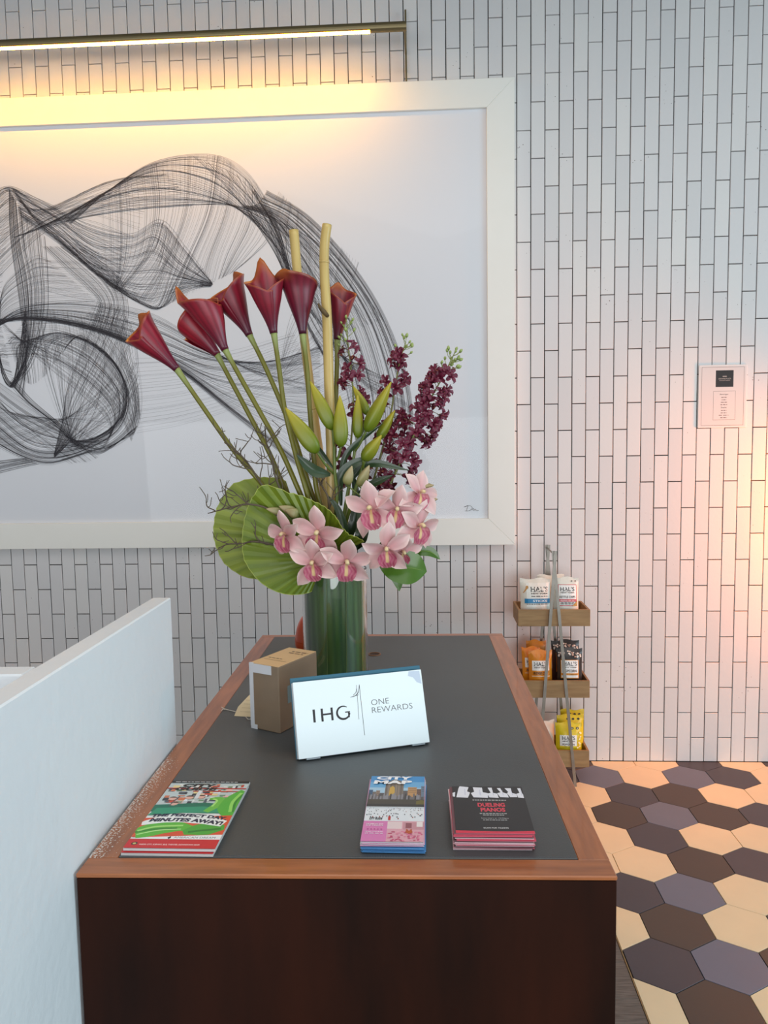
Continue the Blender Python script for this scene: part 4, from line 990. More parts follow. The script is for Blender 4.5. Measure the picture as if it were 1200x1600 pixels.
# ---- calla lilies
def spathe(L_, R_, r0, tip, flare, tint):
    q = MB(); nu, nv = 48, 16
    def fn(u, v):
        s_ = (u * 2 - 1) * 1.10; th_ = s_ * math.pi
        a = min(abs(s_), 1.0)
        ln = L_ * (0.66 + 0.34 * math.cos(a * math.pi / 2) ** 0.9) + L_ * tip * math.exp(-(s_ / 0.10) ** 2)
        r = r0 + (R_ - r0) * math.sin(math.pi / 2 * v ** 1.45) + R_ * flare * max(0, (v - 0.72) / 0.28) ** 2 * (0.6 + 0.4 * math.cos(th_))
        r *= 1 + 0.07 * s_
        r *= 1 + 0.05 * math.sin(3 * th_ + 1) * v
        z = ln * v - R_ * 0.25 * flare * max(0, (v - 0.8) / 0.2) ** 2 * (1 - math.exp(-(s_ / 0.15) ** 2))
        x = r * math.cos(th_); y = r * math.sin(th_)
        k = math.exp(-(s_ / 0.10) ** 2) * max(0, (v - 0.85) / 0.15) ** 2
        x -= k * R_ * 0.25; y += k * 0.003
        return (x, y, z)
    def cf(u, v):
        s_ = (u * 2 - 1) * 1.10
        e = max(0, (v - 0.98) / 0.02); t_ = math.exp(-(s_ / 0.13) ** 2) * max(0, (v - 0.80) / 0.20)
        b_ = (0.23 * tint, 0.011, 0.028); p_ = (0.085 * tint, 0.008, 0.030)
        c = [p_[i] + (b_[i] - p_[i]) * min(1, v * 1.6) for i in range(3)]
        st_ = 0.88 + 0.20 * math.sin(s_ * 46); c = [x * st_ for x in c]
        o_ = (0.42, 0.115, 0.018); k = min(1, 0.5 * e + 1.0 * t_)
        return tuple(c[i] * (1 - k) + o_[i] * k for i in range(3))
    q.grid(fn, nu, nv, cf)
    return q
def calla(label, base, top, path, Y0, L_=None, R_=0.035, roll=0, k=0, dy=0.0, tip=0.16, flare=0.45, tint=1.0, r0=0.0095, bendY=0.0):
    b = at(base[0], base[1], Y0); t = at(top[0], top[1], Y0 + dy)
    ax = (t - b); L_ = L_ or ax.length; ax.normalize()
    root = empty('calla_lily', foot(k))
    tag(root, label, 'flower', 'burgundy calla lilies in the vase')
    # spathe
    view = (CAM_P - b).normalized(); x = (view - ax * view.dot(ax)).normalized(); y = ax.cross(x)
    cr, sr = math.cos(roll), math.sin(roll); X_ = x * cr + y * sr; Y_ = ax.cross(X_)
    M = Matrix((X_, Y_, ax)).transposed().to_4x4(); M.translation = b - root.location
    o = spathe(L_, R_, r0, tip, flare, tint).build('spathe', M_VC, root, smooth=True); o.matrix_local = M
    sd = o.modifiers.new('thickness', 'SOLIDIFY'); sd.thickness = 0.0010; sd.offset = 0
    sp_ = MB().tube([Vector((0, 0, 0.004)), Vector((0, 0, L_ * 0.3)), Vector((0.001, 0, L_ * 0.58))], [0.003, 0.0045, 0.0028], 10, cols=[(0.5, 0.3, 0.04)] * 3)
    o2 = sp_.build('spadix', M_VC, root, smooth=True); o2.matrix_local = M
    # stem
    pts = [b + ax * 0.006] + [at(x_, y_, Y0 + bendY * (i + 1)) for i, (x_, y_) in enumerate(path)] + [neck(k), foot(k)]
    P = spl(pts, 40); n = len(P)
    cols = []; rad = []
    for i in range(n):
        f_ = i / (n - 1)
        g_ = max(0, 1 - f_ / 0.10)
        cols.append(tuple((0.150, 0.140, 0.010)[j] * (1 - g_) + (0.30, 0.36, 0.12)[j] * g_ for j in range(3)))
        rad.append(0.0062 + 0.0032 * max(0, 1 - f_ / 0.07) + 0.0010 * f_)
    rad = [min(r, 0.0095) for r in rad]
    MB().tube(P, rad, 12, cols=cols).build('stem', M_STEM, root, smooth=True, world=True)
    return root
calla('lowest calla lily leaning far out to the left', (277, 577), (207, 500), [(320, 640), (366, 705), (412, 760), (455, 820)], 2.03, R_=0.043, roll=2.6, k=0, tip=0.10, flare=0.30, tint=1.15)
calla('redder calla lily tucked behind its twin, second bloom from the left', (340, 554), (288, 490), [(362, 597), (385, 640), (420, 706), (450, 772)], 2.07, R_=0.042, roll=1.2, k=1, tip=0.05, flare=0.30, tint=1.5)
calla('tall calla lily in front of its redder twin, furled to an orange tip', (352, 547), (306, 458), [(378, 594), (404, 640), (440, 706), (472, 778)], 2.01, R_=0.044, roll=-2.2, k=2, tip=0.28, flare=0.21, tint=1.2)
calla('calla lily seen from the side, between the twins and the wide open one', (390, 524), (350, 436), [(413, 570), (440, 632), (462, 690), (487, 770)], 2.06, R_=0.046, roll=2.4, k=3, tip=0.12, flare=0.30)
calla('wide open calla lily with a thin curled tip, fourth from the right', (428, 521), (412, 426), [(436, 575), (445, 640), (462, 710), (482, 780)], 2.0, R_=0.045, roll=math.pi, k=4, tip=0.34, flare=0.33, tint=1.1)
calla('calla lily in front of the left bamboo pole', (473, 522), (462, 428), [(480, 580), (484, 640), (490, 710), (498, 780)], 2.03, R_=0.042, roll=-0.7, k=5, tip=0.04, flare=0.45, tint=0.8)
calla('rightmost calla lily, half behind the right bamboo pole', (527, 531), (535, 446), [(526, 590), (524, 650), (522, 720), (520, 790)], 2.10, R_=0.036, roll=3.4, k=6, tip=0.10, flare=0.24, tint=0.85)

# ---- bamboo poles
M_BAMBOO = mat('dry_bamboo', srgb(198, 172, 104), 0.42, noise=(7, 0.6, srgb(170, 138, 74)), stretch=(8, 8, 1.2), coat=0.15)
def bamboo(label, path, Y0, rads, nodes, k):
    root = empty('bamboo_pole', foot(k)); tag(root, label, 'bamboo pole', 'bamboo poles in the vase')
    P = spl([at(x, y, Y0) for x, y in path] + [neck(k, 0.03), foot(k, 0.03)], 46)
    n = len(P); R_ = [float(np.interp(i / (n - 1), np.linspace(0, 1, len(rads)), rads)) for i in range(n)]
    MB().tube(P, R_, 16).build('cane', M_BAMBOO, root, smooth=True, world=True)
    t = (P[0] - P[1]).normalized()
    MB().tube([P[0] + t * 0.0002, P[0] + t * 0.0006], R_[0] * 0.94, 16).build('cut_end', mat('bamboo_cut', srgb(120, 98, 52), 0.7), root, world=True)
    for f_ in nodes:
        i = int(f_ * (n - 1)); d_ = (P[i + 1] - P[i - 1]).normalized()
        MB().tube([P[i] - d_ * 0.003, P[i] - d_ * 0.001, P[i] + d_ * 0.001, P[i] + d_ * 0.003], [R_[i] * 1.0, R_[i] * 1.10, R_[i] * 1.08, R_[i] * 1.0], 16).build('node_ring', M_BAMBOO, root, smooth=True, world=True)
    return root
bamboo('shorter left bamboo pole rising behind the calla lilies', [(459, 360), (464, 420), (472, 500), (484, 600), (496, 690), (508, 780)], 2.14, [0.0135, 0.0125, 0.0125, 0.013, 0.013, 0.012], (0.30, 0.5), 7)
bp_ = bamboo('taller right bamboo pole with a broken side shoot', [(511, 351), (507, 385), (507, 430), (511, 500), (514, 600), (517, 700), (519, 790)], 2.03, [0.0125, 0.0125, 0.0130, 0.0132, 0.0128, 0.012], (0.215,), 8)
q = MB(); a = at(512, 494, 2.018)
q.tube([a, at(506, 487, 2.005), at(500, 480, 2.0), at(497, 474, 1.995)], [0.005, 0.0065, 0.0045, 0.0015], 8)
q.build('broken_shoot', mat('husk_brown', srgb(104, 84, 52), 0.8, noise=(60, 0.8, srgb(50, 38, 24)), bump=(120, 0.8)), bp_, smooth=True, world=True)

# ---- leaves
def blade(path, width, up_hint, fold=0.25, n=18, m=6, tipw=0.0, basew=0.25, peak=0.45):
    P = spl(path, n); q = MB(); N = len(P)
    def fn(u, v):
        i = min(int(round(u * (N - 1))), N - 1)
        t = (P[min(i + 1, N - 1)] - P[max(i - 1, 0)]).normalized(); s_ = t.cross(up_hint).normalized(); nn = s_.cross(t)
        f_ = u
        wv = width * (basew + (1 - basew) * math.sin(math.pi / 2 * min(1, f_ / peak))) * (1 - max(0, (f_ - peak) / (1 - peak)) ** 2.2 * (1 - tipw))
        w_ = (v * 2 - 1) * wv / 2
        return P[i] + s_ * w_ + nn * (abs(w_) * fold)
    q.grid(fn, N - 1, m)
    return q
M_LEAFD = leaf_mat('dark_lily_leaf', srgb(44, 66, 34), srgb(28, 46, 26))
M_LEAFG = leaf_mat('glossy_green_leaf', srgb(74, 112, 30), srgb(44, 80, 22), 0.3)
TOCAM = Vector((0, -1, 0.25)).normalized()

# ---- lily stems with closed buds
def bud_mesh(a, b, r, c1, c2):
    q = MB(); N = 16; P = []; R_ = []; C_ = []
    for i in range(N):
        f_ = i / (N - 1); P.append(a.lerp(b, f_))
        R_.append(r * max(0.02, (math.sin(math.pi * min(1, f_ ** 0.62 * 0.97 + 0.03)) ** 0.75)) if 0 < i < N - 1 else (r * 0.30 if i == 0 else r * 0.08))
        g_ = f_ ** 1.2
        C_.append(tuple(c1[j] * (1 - g_) + c2[j] * g_ for j in range(3)))
    q.tube(P, R_, 18, cols=C_, sec=lambda t: 1 + 0.15 * math.cos(3 * t))
    return q
GR1, GR2 = (0.105, 0.165, 0.006), (0.42, 0.34, 0.022)
def lily(label, k, stem_path, Y0, buds, leaves):
    root = empty('lily_stem', foot(k)); tag(root, label, 'lily', 'lily stems with closed buds')
    top = [at(x, y, Y0) for x, y in stem_path]
    P = spl(top + [neck(k), foot(k)], 26)
    MB().tube(P, [0.0042 + 0.001 * i / 25 for i in range(26)], 10, cols=[(0.10, 0.14, 0.02)] * 26).build('stem', M_STEM, root, smooth=True, world=True)
    for (tx, ty), (bx_, by_), r, dyb, via in buds:
        a = at(bx_, by_, Y0 + dyb); b = at(tx, ty, Y0 + dyb * 1.3)
        o = bud_mesh(a, b, r, GR1, GR2).build('bud', M_STEM, root, smooth=True, world=True)
        j = at(via[0], via[1], Y0)
        pd = MB().tube(spl([j, (j + a) / 2 + Vector((0, 0, -0.004)), a + (b - a) * 0.02], 8), [0.0032] * 8, 8, cols=[(0.10, 0.14, 0.02)] * 8).build('pedicel', M_STEM, root, smooth=True, world=True)
    for path, w_, dyl in leaves:
        blade([at(x, y, Y0 + d_) for (x, y), d_ in zip(path, dyl)], w_, TOCAM, 0.3).build('leaf', M_LEAFD, root, smooth=True, world=True)
lily('left lily stem with a low green bud pointing left and two upright ones', 9, [(522, 690), (523, 735), (526, 790)], 1.985,
     [((485, 596), (520, 671), 0.0175, -0.01, (522, 700)), ((446, 637), (496, 707), 0.0205, -0.03, (521, 740)), ((531, 618), (533, 698), 0.0185, -0.015, (526, 720))],
     [([(516, 742), (490, 735), (463, 710)], 0.030, (0.0, -0.02, -0.03)), ([(523, 735), (500, 705), (488, 690)], 0.014, (0, 0.02, 0.03))])
lily('middle lily stem with two slim upright buds and one leaning right', 10, [(556, 690), (550, 735), (540, 790)], 2.01,
     [((559, 617), (559, 684), 0.0135, -0.005, (556, 700)), ((611, 597), (572, 674), 0.0185, -0.02, (554, 706)), ((552, 603), (576, 648), 0.0125, 0.03, (556, 700))],
     [([(530, 748), (545, 705), (600, 660)], 0.016, (0.0, -0.01, 0.0)), ([(540, 760), (575, 725), (640, 735)], 0.022, (0, -0.01, -0.02)), ([(533, 790), (532, 745), (560, 722), (590, 722)], 0.026, (0, -0.01, -0.01, 0.0))])
lily('right lily stem with two olive buds leaning right', 11, [(572, 712), (562, 745), (548, 790)], 2.0,
     [((617, 641), (591, 686), 0.0130, 0.02, (572, 715)), ((596, 680), (567, 719), 0.0170, -0.03, (568, 735))],
     [([(560, 770), (585, 755), (615, 742)], 0.020, (0, -0.02, -0.03))])

# ---- fan palm leaves
def fan(label, k, cpx, Y0, rim, npl, c1, c2, bowl):
    """rim: (angle deg, radius px, depth offset at the edge)"""
    c = at(cpx[0], cpx[1], Y0); sc = (c - CAM_P).dot(CAM_F) / FPX
    root = empty('palm_leaf', foot(k)); tag(root, label, 'palm leaf', 'fan palm leaves')
    A = [r[0] for r in rim]; RR = [r[1] for r in rim]; DD = [r[2] for r in rim]
    q = MB(); a0, a1 = A[0], A[-1]; nr = 7; NP = npl * 2
    ex_, ez_ = CAM_R, CAM_U
    def fn(u, v):
        a = a0 + (a1 - a0) * u; i = int(round(u * NP))
        r = np.interp(a, A, RR) * sc; d = np.interp(a, A, DD)
        rv = r * (0.04 + 0.96 * v); pz = (1 if i % 2 else -1) * 0.0020 * v ** 0.8
        ca, sa = math.cos(math.radians(a)), math.sin(math.radians(a))
        if v > 0.99 and i % 2: rv *= 1.012
        return c + ex_ * (rv * ca) + ez_ * (rv * sa) + Vector((0, 1, 0)) * (d * v ** 1.6 + bowl * math.sin(math.pi * v) + pz)
    def cf(u, v):
        i = int(round(u * NP)); g_ = 0.5 + 0.5 * math.sin(i * 1.9) ; y_ = 0.4 + 0.6 * v
        return tuple((c1[j] + (c2[j] - c1[j]) * (0.75 * g_ + 0.25 * (i % 2))) * (0.85 + 0.15 * y_) for j in range(3))
    q.grid(fn, NP, nr, cf)
    o = q.build('pleated_blade', mat('palm_leaf', (1, 1, 1), 0.38, vcol=True), root, world=True)
    sd = o.modifiers.new('thickness', 'SOLIDIFY'); sd.thickness = 0.0007
    edge = [fn(i / NP, 1.0) for i in range(NP + 1)]
    MB().tube(edge, 0.0011, 5).build('rim', mat('palm_rim', srgb(164, 176, 84), 0.5), root, world=True)
    MB().tube(spl([c, (c + neck(k)) / 2, neck(k), foot(k)], 16), 0.0042, 8, cols=[(0.09, 0.14, 0.02)] * 16).build('stalk', M_STEM, root, smooth=True, world=True)
fan('front fan palm leaf, its curled edge cupping the pink orchids', 12, (508, 872), 1.985,
    [(25, 70, -0.055), (45, 58, -0.07), (60, 60, -0.07), (80, 76, -0.06), (100, 92, -0.045), (118, 116, -0.03), (130, 150, -0.01), (142, 146, 0.0), (160, 134, -0.01), (180, 123, -0.02), (198, 103, -0.035), (215, 84, -0.04), (234, 64, -0.04), (250, 50, -0.04)], 34, (0.10, 0.160, 0.006), (0.18, 0.245, 0.012), -0.012)
fan('rear fan palm leaf, lighter, showing past the left of the front one', 13, (480, 842), 2.07,
    [(112, 96, 0.03), (128, 120, 0.03), (145, 146, 0.02), (160, 148, 0.0), (178, 144, -0.01), (195, 132, -0.02), (210, 112, -0.02), (228, 80, -0.02)], 20, (0.15, 0.21, 0.010), (0.26, 0.32, 0.025), 0.0)

# ---- pink cymbidium orchids: petals, lip and column shared by all blooms
def petal_mesh(name, L_, W_, lift, bend, cup, tw=0.0, edge=None, core=None):
    q = MB()
    def fn(u, v):
        w_ = (v * 2 - 1); prof = (0.32 + 0.68 * math.sin(math.pi * min(1, u ** 0.8 * 0.62) )) * (1 - max(0, (u - 0.42) / 0.58) ** 1.9 * 0.97)
        x = w_ * W_ / 2 * prof; y = u * L_
        return (x + tw * u * u, y, lift * u - bend * u * u + cup * w_ * w_ * prof + 0.0018 * math.sin(u * 9 + w_ * 2) * w_)
    def cf(u, v):
        w_ = abs(v * 2 - 1); k = min(1, 0.35 * w_ ** 2 + 0.75 * max(0, u - 0.25)); st_ = 0.94 + 0.06 * math.sin(v * 40)
        return tuple((core[j] * (1 - k) + edge[j] * k) * st_ for j in range(3))
    q.grid(fn, 7, 4, cf)
    return q.mesh(name, M_PETAL, True)
M_PETAL = mat('orchid_petal', (1, 1, 1), 0.5, vcol=True, sss=0.15)
PE, PC = (0.86, 0.70, 0.63), (0.66, 0.33, 0.34)
ME_SEP = petal_mesh('petal', 0.066, 0.044, 0.020, 0.030, 0.005, 0.0, PE, PC)
ME_PET = petal_mesh('petal', 0.064, 0.040, 0.032, 0.020, 0.007, 0.004, PE, PC)
ME_DOR = petal_mesh('petal', 0.064, 0.045, 0.028, 0.006, -0.008, 0.0, PE, PC)
def lip_mesh():
    q = MB()
    def fn(u, v):
        w_ = v * 2 - 1
        wd_ = 0.010 + 0.0135 * math.sin(math.pi * min(1, (u ** 0.75) * 0.86))
        e = abs(w_) ** 2
        ruf = 0.0050 * math.sin(v * 21 + 0.6) * max(0, u - 0.3) * (0.35 + 0.65 * e)
        x = w_ * wd_ * (1 - 0.12 * max(0, 0.45 - u)); lobe = e * 0.020 * max(0, 1 - u * 1.9)
        y = -u * 0.046 + 0.006 * e * max(0, u - 0.4) + 0.0022 * math.sin(v * 24) * max(0, u - 0.7)
        z = 0.006 + 0.034 * u - 0.036 * u * u + lobe + ruf + 0.006 * e * u
        return (x, y, z)
    def cf(u, v):
        w_ = abs(v * 2 - 1); d_ = 0.5 + 0.5 * math.sin(v * 34 + 2 * math.sin(u * 11))
        a_ = (0.40, 0.045, 0.11); b_ = (0.72, 0.34, 0.36); k = 0.42 * d_ + (0.45 if u < 0.2 else 0) + 0.35 * max(0, u - 0.85) / 0.15
        if w_ < 0.18 and u < 0.65: return (0.70, 0.48, 0.22)
        k = min(1, k); return tuple(a_[j] * (1 - k) + b_[j] * k for j in range(3))
    q.grid(fn, 14, 18, cf)
    return q.mesh('lip', M_PETAL, True)
ME_LIP = lip_mesh()
def column_mesh():
    q = MB(); q.tube([(0, -0.002, -0.006), (0, 0.004, 0.006), (0, 0.005, 0.016), (0, 0.001, 0.024)], [0.003, 0.0042, 0.0052, 0.0046], 10,
                     cols=[(0.6, 0.36, 0.30), (0.66, 0.42, 0.30), (0.72, 0.50, 0.30), (0.74, 0.56, 0.30)])
    return q.mesh('flower', M_PETAL, True)
ME_COL = column_mesh()
PROTO = [('petal', ME_DOR, 0, 0), ('petal', ME_PET, 62, 0.1), ('petal', ME_PET, -62, -0.1), ('petal', ME_SEP, 132, 0), ('petal', ME_SEP, -132, 0)]
def orchid_at(root, P, face, roll, sc):
    z = Vector(face).normalized(); upv = Vector((0, 0, 1)); x = upv.cross(z).normalized(); y = z.cross(x)
    M = Matrix((x, y, z)).transposed().to_4x4() @ Matrix.Rotation(math.radians(roll), 4, 'Z') @ Matrix.Scale(sc, 4)
    M.translation = P - root.location
    f_ = bpy.data.objects.new('flower', ME_COL); COL.objects.link(f_); f_.parent = root; f_.matrix_local = M
    for nm, me, ang, tilt in PROTO:
        o = bpy.data.objects.new(nm, me); COL.objects.link(o); o.parent = f_
        o.matrix_local = Matrix.Rotation(math.radians(ang + random.uniform(-10, 10)), 4, 'Z') @ Matrix.Rotation(random.uniform(-0.30, 0.26), 4, 'X') @ Matrix.Rotation(random.uniform(-0.4, 0.4), 4, 'Y') @ Matrix.Translation((0, 0.003, 0))
    o = bpy.data.objects.new('lip', ME_LIP); COL.objects.link(o); o.parent = f_; o.matrix_local = Matrix.Rotation(random.uniform(-0.1, 0.15), 4, 'X')
    return f_
def spray(label, k, stem_px, flowers, buds):
    root = empty('cymbidium_spray', foot(k)); tag(root, label, 'orchid', 'pink cymbidium sprays')
    P = spl([at(x, y, d_) for x, y, d_ in stem_px] + [neck(k), foot(k)], 30)
    MB().tube(P, 0.0040, 8, cols=[(0.12, 0.17, 0.03)] * 30).build('stem', M_STEM, root, smooth=True, world=True)
    for px, py, Y0, face, roll, sc in flowers:
        C_ = at(px, py, Y0); orchid_at(root, C_, face, roll, sc)
        j = min(P, key=lambda p_: (p_ - C_).length); b_ = C_ - Vector(face).normalized() * 0.006 * sc
        if (j - b_).length > 0.004:
            MB().tube(spl([j, (j + b_) / 2 - Vector(face) * 0.008, b_], 6), 0.0022, 6, cols=[(0.20, 0.20, 0.08)] * 6).build('pedicel', M_STEM, root, smooth=True, world=True)
    for a, b, r, Y0 in buds:
        A_ = at(*a, Y0); B_ = at(*b, Y0 - 0.01)
        bud_mesh(A_, B_, r, (0.22, 0.22, 0.07), (0.42, 0.32, 0.17)).build('bud', M_STEM, root, smooth=True, world=True)
        j = min(P, key=lambda p_: (p_ - A_).length)
        MB().tube(spl([j, (j + A_) / 2 - Vector((0, 0, 0.006)), A_], 6), 0.0020, 6, cols=[(0.13, 0.17, 0.03)] * 6).build('pedicel', M_STEM, root, smooth=True, world=True)
spray('left pink orchid spray of four blooms in front of the palm leaf', 14, [(446, 800, 1.95), (470, 830, 1.945), (505, 868, 1.945), (520, 880, 1.96)],
      [(447, 836, 1.905, (-0.55, -1, 0.05), 10, 0.98), (497, 834, 1.900, (-0.10, -1, 0.05), -6, 1.10), (490, 880, 1.895, (-0.10, -1, 0.0), 8, 1.0), (540, 878, 1.890, (0.30, -1, -0.1), -4, 1.08)],
      [((462, 800), (436, 791), 0.011, 1.95), ((466, 804), (446, 797), 0.0125, 1.94), ((440, 800), (416, 795), 0.009, 1.955)])
spray('right pink orchid spray of six blooms above the vase rim', 15, [(655, 760, 2.0), (632, 790, 1.98), (606, 830, 1.97), (578, 872, 1.98)],
      [(581, 797, 1.915, (-0.25, -1, 0.2), 14, 1.12), (619, 798, 1.925, (0.15, -1, 0.15), -12, 1.0), (655, 772, 1.95, (0.75, -1, 0.35), -24, 0.95), (654, 822, 1.935, (0.75, -1, 0.0), -14, 1.02), (604, 858, 1.895, (0.05, -1, -0.05), 4, 1.02), (628, 862, 1.93, (0.4, -1, -0.25), -8, 0.86)],
      [((651, 762), (678, 758), 0.010, 1.98), ((656, 782), (684, 780), 0.0105, 1.985), ((541, 757), (550, 728), 0.0125, 1.96), ((560, 759), (577, 727), 0.0135, 1.965)])

# ---- dark red small orchids
M_MAR = mat('maroon_petal', (1, 1, 1), 0.45, vcol=True)
def small_flower(seed):
    rq = random.Random(seed); q = MB()
    for k in range(5):
        a = k * 1.2566 + rq.uniform(-0.2, 0.2); L_ = rq.uniform(0.012, 0.016); w_ = 0.0042; d = Vector((math.cos(a), math.sin(a), 0)); s_ = Vector((-math.sin(a), math.cos(a), 0))
        vs = []; cl = []
        for f_, wf, z in ((0.1, 0.5, 0.001), (0.5, 1.0, 0.006 + rq.uniform(-0.002, 0.003)), (0.85, 0.7, 0.006 + rq.uniform(-0.004, 0.003)), (1.0, 0.08, 0.002 + rq.uniform(-0.004, 0.004))):
            for sg_ in (-1, 1): vs.append(d * (f_ * L_) + s_ * (sg_ * w_ * wf) + Vector((0, 0, z + 0.0015 * abs(sg_)))); cl.append((0.20 - 0.05 * f_, 0.010, 0.042))
            vs.append(d * (f_ * L_) + Vector((0, 0, z - 0.0012))); cl.append((0.090, 0.006, 0.020))
        fs = []
        for i in range(3):
            b_ = i * 3; fs += [(b_, b_ + 2, b_ + 5, b_ + 3), (b_ + 2, b_ + 1, b_ + 4, b_ + 5)]
        q.add(vs, fs, cl)
    q.tube([(0, 0, 0), (0, -0.002, 0.006), (0, -0.005, 0.008)], [0.002, 0.0028, 0.001], 6, cols=[(0.15, 0.02, 0.04)] * 3)
    return q.mesh('flower', M_MAR, True)
SM = [small_flower(s_) for s_ in range(4)]
bq = MB(); bq.tube([(0, 0, 0), (0, 0, 0.003), (0, 0, 0.007), (0, 0, 0.0105)], [0.0010, 0.0033, 0.0036, 0.0008], 7, cols=[(0.17, 0.24, 0.05), (0.22, 0.30, 0.07), (0.30, 0.38, 0.11), (0.30, 0.36, 0.12)])
ME_BUD = bq.mesh('bud', M_STEM, True)
def orchid_spray(label, k, path, Y0, nf, t_fl, nb, spread, seed):
    rq = random.Random(seed); root = empty('orchid_spray', foot(k)); tag(root, label, 'orchid', 'sprays of small dark red orchids')
    up_ = spl([at(x, y, Y0) for x, y in path], 40)           # tip first
    P = up_ + spl([up_[-1], neck(k), foot(k)], 10)[1:]
    MB().tube(P, [0.0014 + 0.0022 * i / (len(P) - 1) for i in range(len(P))], 8, cols=[(0.20, 0.22, 0.06)] * len(P)).build('stem', M_STEM, root, smooth=True, world=True)
    ped = MB()
    def side(i):
        t = (up_[max(i - 1, 0)] - up_[min(i + 1, 39)]).normalized(); a = rq.uniform(0, 6.283)
        x = t.cross(Vector((0, 1, 0))).normalized(); y = t.cross(x)
        return t, (x * math.cos(a) + y * math.sin(a) * 0.6)
    for j in range(nb):
        f_ = j / max(1, nb - 1); i = int(f_ * t_fl * 39); t, s_ = side(i)
        if j == 0: s_ = s_ * 0.2
        e = up_[i] + (s_ * (0.012 + 0.010 * f_) + t * 0.012) * (spread / 0.03) ** 0.5
        ped.tube([up_[i], (up_[i] + e) / 2 + s_ * 0.003, e], 0.0009, 5, cols=[(0.24, 0.28, 0.08)] * 3)
        o = bpy.data.objects.new('bud', ME_BUD); COL.objects.link(o); o.parent = root
        M = (t * 0.8 + s_ * 0.5).to_track_quat('Z', 'Y').to_matrix().to_4x4() @ Matrix.Scale(rq.uniform(0.8, 1.25), 4); M.translation = e - root.location; o.matrix_local = M
    for j in range(nf):
        f_ = t_fl + (1 - t_fl) * (j + rq.random()) / nf; i = min(39, int(f_ * 39)); t, s_ = side(i)
        wdt = spread * (0.45 + 0.65 * min(1, (f_ - t_fl) * 3)) * rq.uniform(0.45, 1.0)
        e = up_[i] + s_ * wdt + t * 0.006
        ped.tube([up_[i], (up_[i] + e) / 2 + t * 0.004, e], 0.0009, 5, cols=[(0.24, 0.20, 0.07)] * 3)
        o = bpy.data.objects.new('flower', rq.choice(SM)); COL.objects.link(o); o.parent = root
        d_ = (s_ * 0.9 + Vector((rq.uniform(-0.4, 0.4), -0.7, rq.uniform(-0.1, 0.6)))).normalized()
        M = d_.to_track_quat('Z', 'Y').to_matrix().to_4x4() @ Matrix.Rotation(rq.uniform(0, 6.28), 4, 'Z') @ Matrix.Scale(rq.uniform(1.3, 1.75), 4); M.translation = e - root.location; o.matrix_local = M
    tag(ped.build('flower_stalks', M_STEM, root, smooth=True, world=True), kind='stuff')
orchid_spray('left dark red orchid spray, just right of the bamboo', 16, [(542, 505), (544, 540), (550, 590), (552, 640), (548, 700), (545, 770)], 2.08, 26, 0.24, 14, 0.030, 1)
orchid_spray('middle dark red orchid spray reaching above the lily buds', 17, [(634, 535), (626, 560), (618, 600), (610, 650), (598, 700), (578, 770)], 2.09, 26, 0.18, 10, 0.032, 2)
orchid_spray('right dark red orchid spray, the longest and densest', 18, [(708, 556), (694, 585), (672, 625), (654, 665), (632, 710), (600, 775)], 2.04, 64, 0.20, 20, 0.044, 3)

# ---- broad leaves under the right orchids
def green_leaf(label, k, path, w_, m_):
    root = empty('foliage_leaf', foot(k)); tag(root, label, 'leaf', 'green leaves at the vase rim')
    pts = [at(x, y, d_) for x, y, d_ in path]
    blade(pts, w_, TOCAM, 0.18, peak=0.55).build('blade', m_, root, smooth=True, world=True)
    MB().tube(spl(pts, 10)[:9], 0.0009, 6).build('midrib', mat('leaf_rib', srgb(110, 140, 60), 0.5), root, smooth=True, world=True)
    MB().tube(spl([pts[0], (pts[0] + neck(k)) / 2 + Vector((0, 0, 0.01)), neck(k), foot(k)], 12), 0.0022, 6, cols=[(0.08, 0.14, 0.02)] * 12).build('stalk', M_STEM, root, smooth=True, world=True)
green_leaf('broad glossy leaf spreading right below the pink orchids', 19, [(592, 872, 1.95), (618, 885, 1.93), (645, 888, 1.93), (667, 893, 1.94)], 0.085, M_LEAFG)
green_leaf('narrow leaf tip curling out furthest right below the pink orchids', 20, [(620, 868, 1.96), (650, 862, 1.95), (672, 862, 1.95), (688, 874, 1.95)], 0.026, M_LEAFG)
green_leaf('small leaf hanging down beside the vase', 21, [(598, 880, 1.95), (612, 890, 1.94), (621, 905, 1.935), (624, 924, 1.935)], 0.030, M_LEAFG)
for i, (path, w_, lab) in enumerate([([(545, 900, 2.0), (556, 850, 1.965), (566, 790, 1.99), (590, 740, 2.02)], 0.020, 'thin dark leaf standing between the two pink sprays'),
                                 ([(535, 900, 2.0), (540, 850, 1.97), (530, 800, 1.97), (508, 770, 1.98)], 0.024, 'thin dark leaf arching left behind the curled palm edge'),
                                 ([(560, 900, 2.0), (566, 845, 1.97), (575, 800, 2.0), (612, 770, 2.03)], 0.022, 'thin dark leaf arching right behind the right pink blooms'),
                                 ([(552, 900, 2.02), (548, 830, 2.02), (556, 770, 2.03), (545, 725, 2.04)], 0.026, 'upright dark leaf behind the beige orchid buds')]):
    root = empty('strap_leaf', foot(22 + i)); tag(root, lab, 'leaf', 'thin dark leaves in the vase')
    pts = [at(x, y, d_) for x, y, d_ in path]
    blade([foot(22 + i), neck(22 + i)] + pts[1:], w_, TOCAM, 0.25, n=24).build('blade', M_LEAFD, root, smooth=True, world=True)

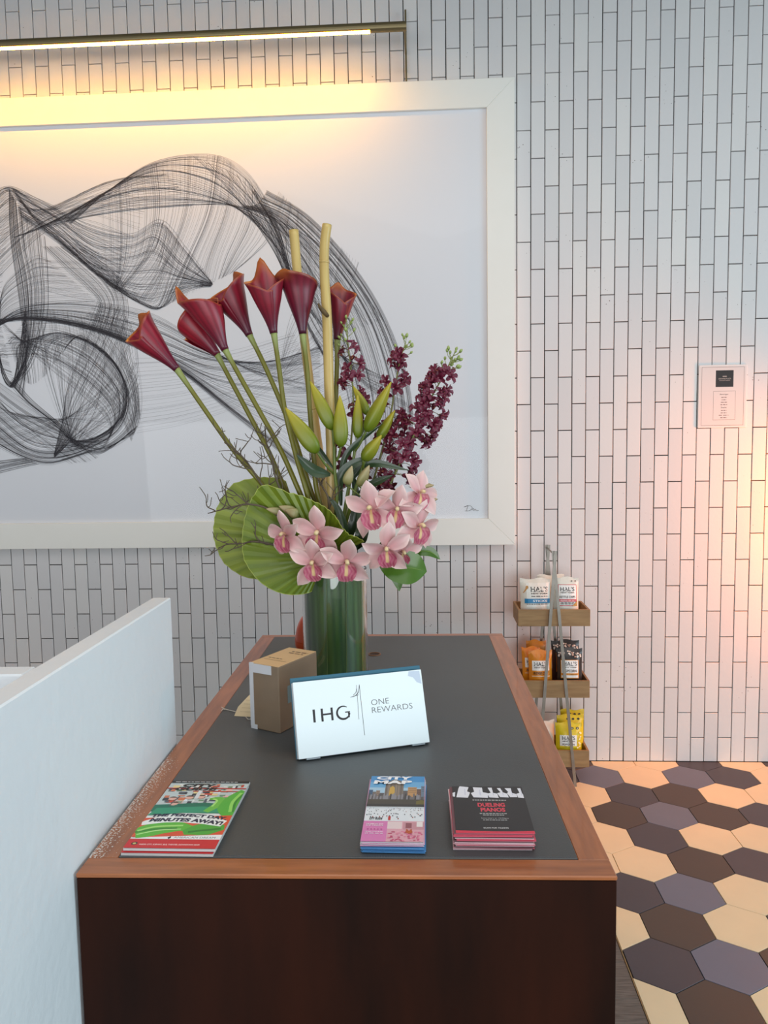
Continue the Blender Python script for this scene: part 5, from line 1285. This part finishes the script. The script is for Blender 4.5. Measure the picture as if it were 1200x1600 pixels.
# ---- curly twigs
M_TWIG = mat('grey_brown_twig', srgb(96, 84, 68), 0.8, noise=(50, 0.6, srgb(60, 50, 40)))
def twig(label, k, path, Y0, nsub, sublen, seed):
    rq = random.Random(seed); root = empty('twig', foot(k)); tag(root, label, 'twig', 'bare curly twigs')
    P = spl([at(x + rq.uniform(-2, 2), y + rq.uniform(-2, 2), Y0 + rq.uniform(-0.015, 0.015)) for x, y in path], 26)
    full = P + spl([P[-1], neck(k), foot(k)], 6)[1:]
    MB().tube(full, [0.0014 + 0.0020 * min(1, i / 24) for i in range(len(full))], 6).build('main_branch', M_TWIG, root, smooth=True, world=True)
    for j in range(nsub):
        i = int(2 + (j + 0.5) / nsub * 18); t = (P[max(0, i - 2)] - P[i + 2]).normalized()
        d = (t * 0.7 + Vector((rq.uniform(-0.9, 0.9), rq.uniform(-0.4, 0.4), rq.uniform(-0.5, 0.9)))).normalized(); p_ = P[i].copy(); pts = [p_.copy()]
        for s_ in range(6):
            d = (d + Vector((rq.uniform(-0.5, 0.5), rq.uniform(-0.3, 0.3), rq.uniform(-0.35, 0.6)))).normalized(); p_ = p_ + d * sublen * rq.uniform(0.14, 0.26); pts.append(p_.copy())
        br = MB(); br.tube(spl(pts, 14), [0.0018 - 0.0009 * s_ / 13 for s_ in range(14)], 5)
        o = br.build('side_branch', M_TWIG, root, smooth=True, world=True)
        for _ in range(2):
            b0 = pts[rq.randint(2, 4)]; dd = Vector((rq.uniform(-1, 1), rq.uniform(-0.3, 0.3), rq.uniform(-0.2, 1))).normalized()
            sb = MB(); sb.tube(spl([b0, b0 + dd * sublen * 0.12, b0 + (dd + Vector((rq.uniform(-.5, .5), 0, rq.uniform(0, .6)))) * sublen * 0.32], 6), 0.0010, 5)
            so_ = sb.build('twiglet', M_TWIG, o, smooth=True); so_.location = -root.location
twig('bare twig curling up left of the first calla stem', 26, [(352, 690), (372, 706), (392, 730), (408, 752), (428, 785), (455, 830)], 1.99, 10, 0.075, 1)
twig('bare twig rising between the calla stems', 27, [(412, 664), (418, 690), (424, 715), (430, 745), (450, 790), (475, 840)], 1.98, 8, 0.06, 2)
twig('bare twig reaching furthest left past the rear palm leaf', 28, [(326, 802), (345, 796), (368, 790), (392, 786), (425, 800), (470, 845)], 1.965, 9, 0.07, 3)
twig('lowest bare twig in front of the palm leaves', 29, [(342, 858), (358, 852), (378, 848), (400, 846), (440, 856), (480, 870)], 1.955, 7, 0.05, 4)
twig('bare twig among the stems near the bamboo', 30, [(470, 722), (488, 738), (500, 752), (512, 775), (515, 810), (518, 850)], 1.985, 8, 0.06, 5)
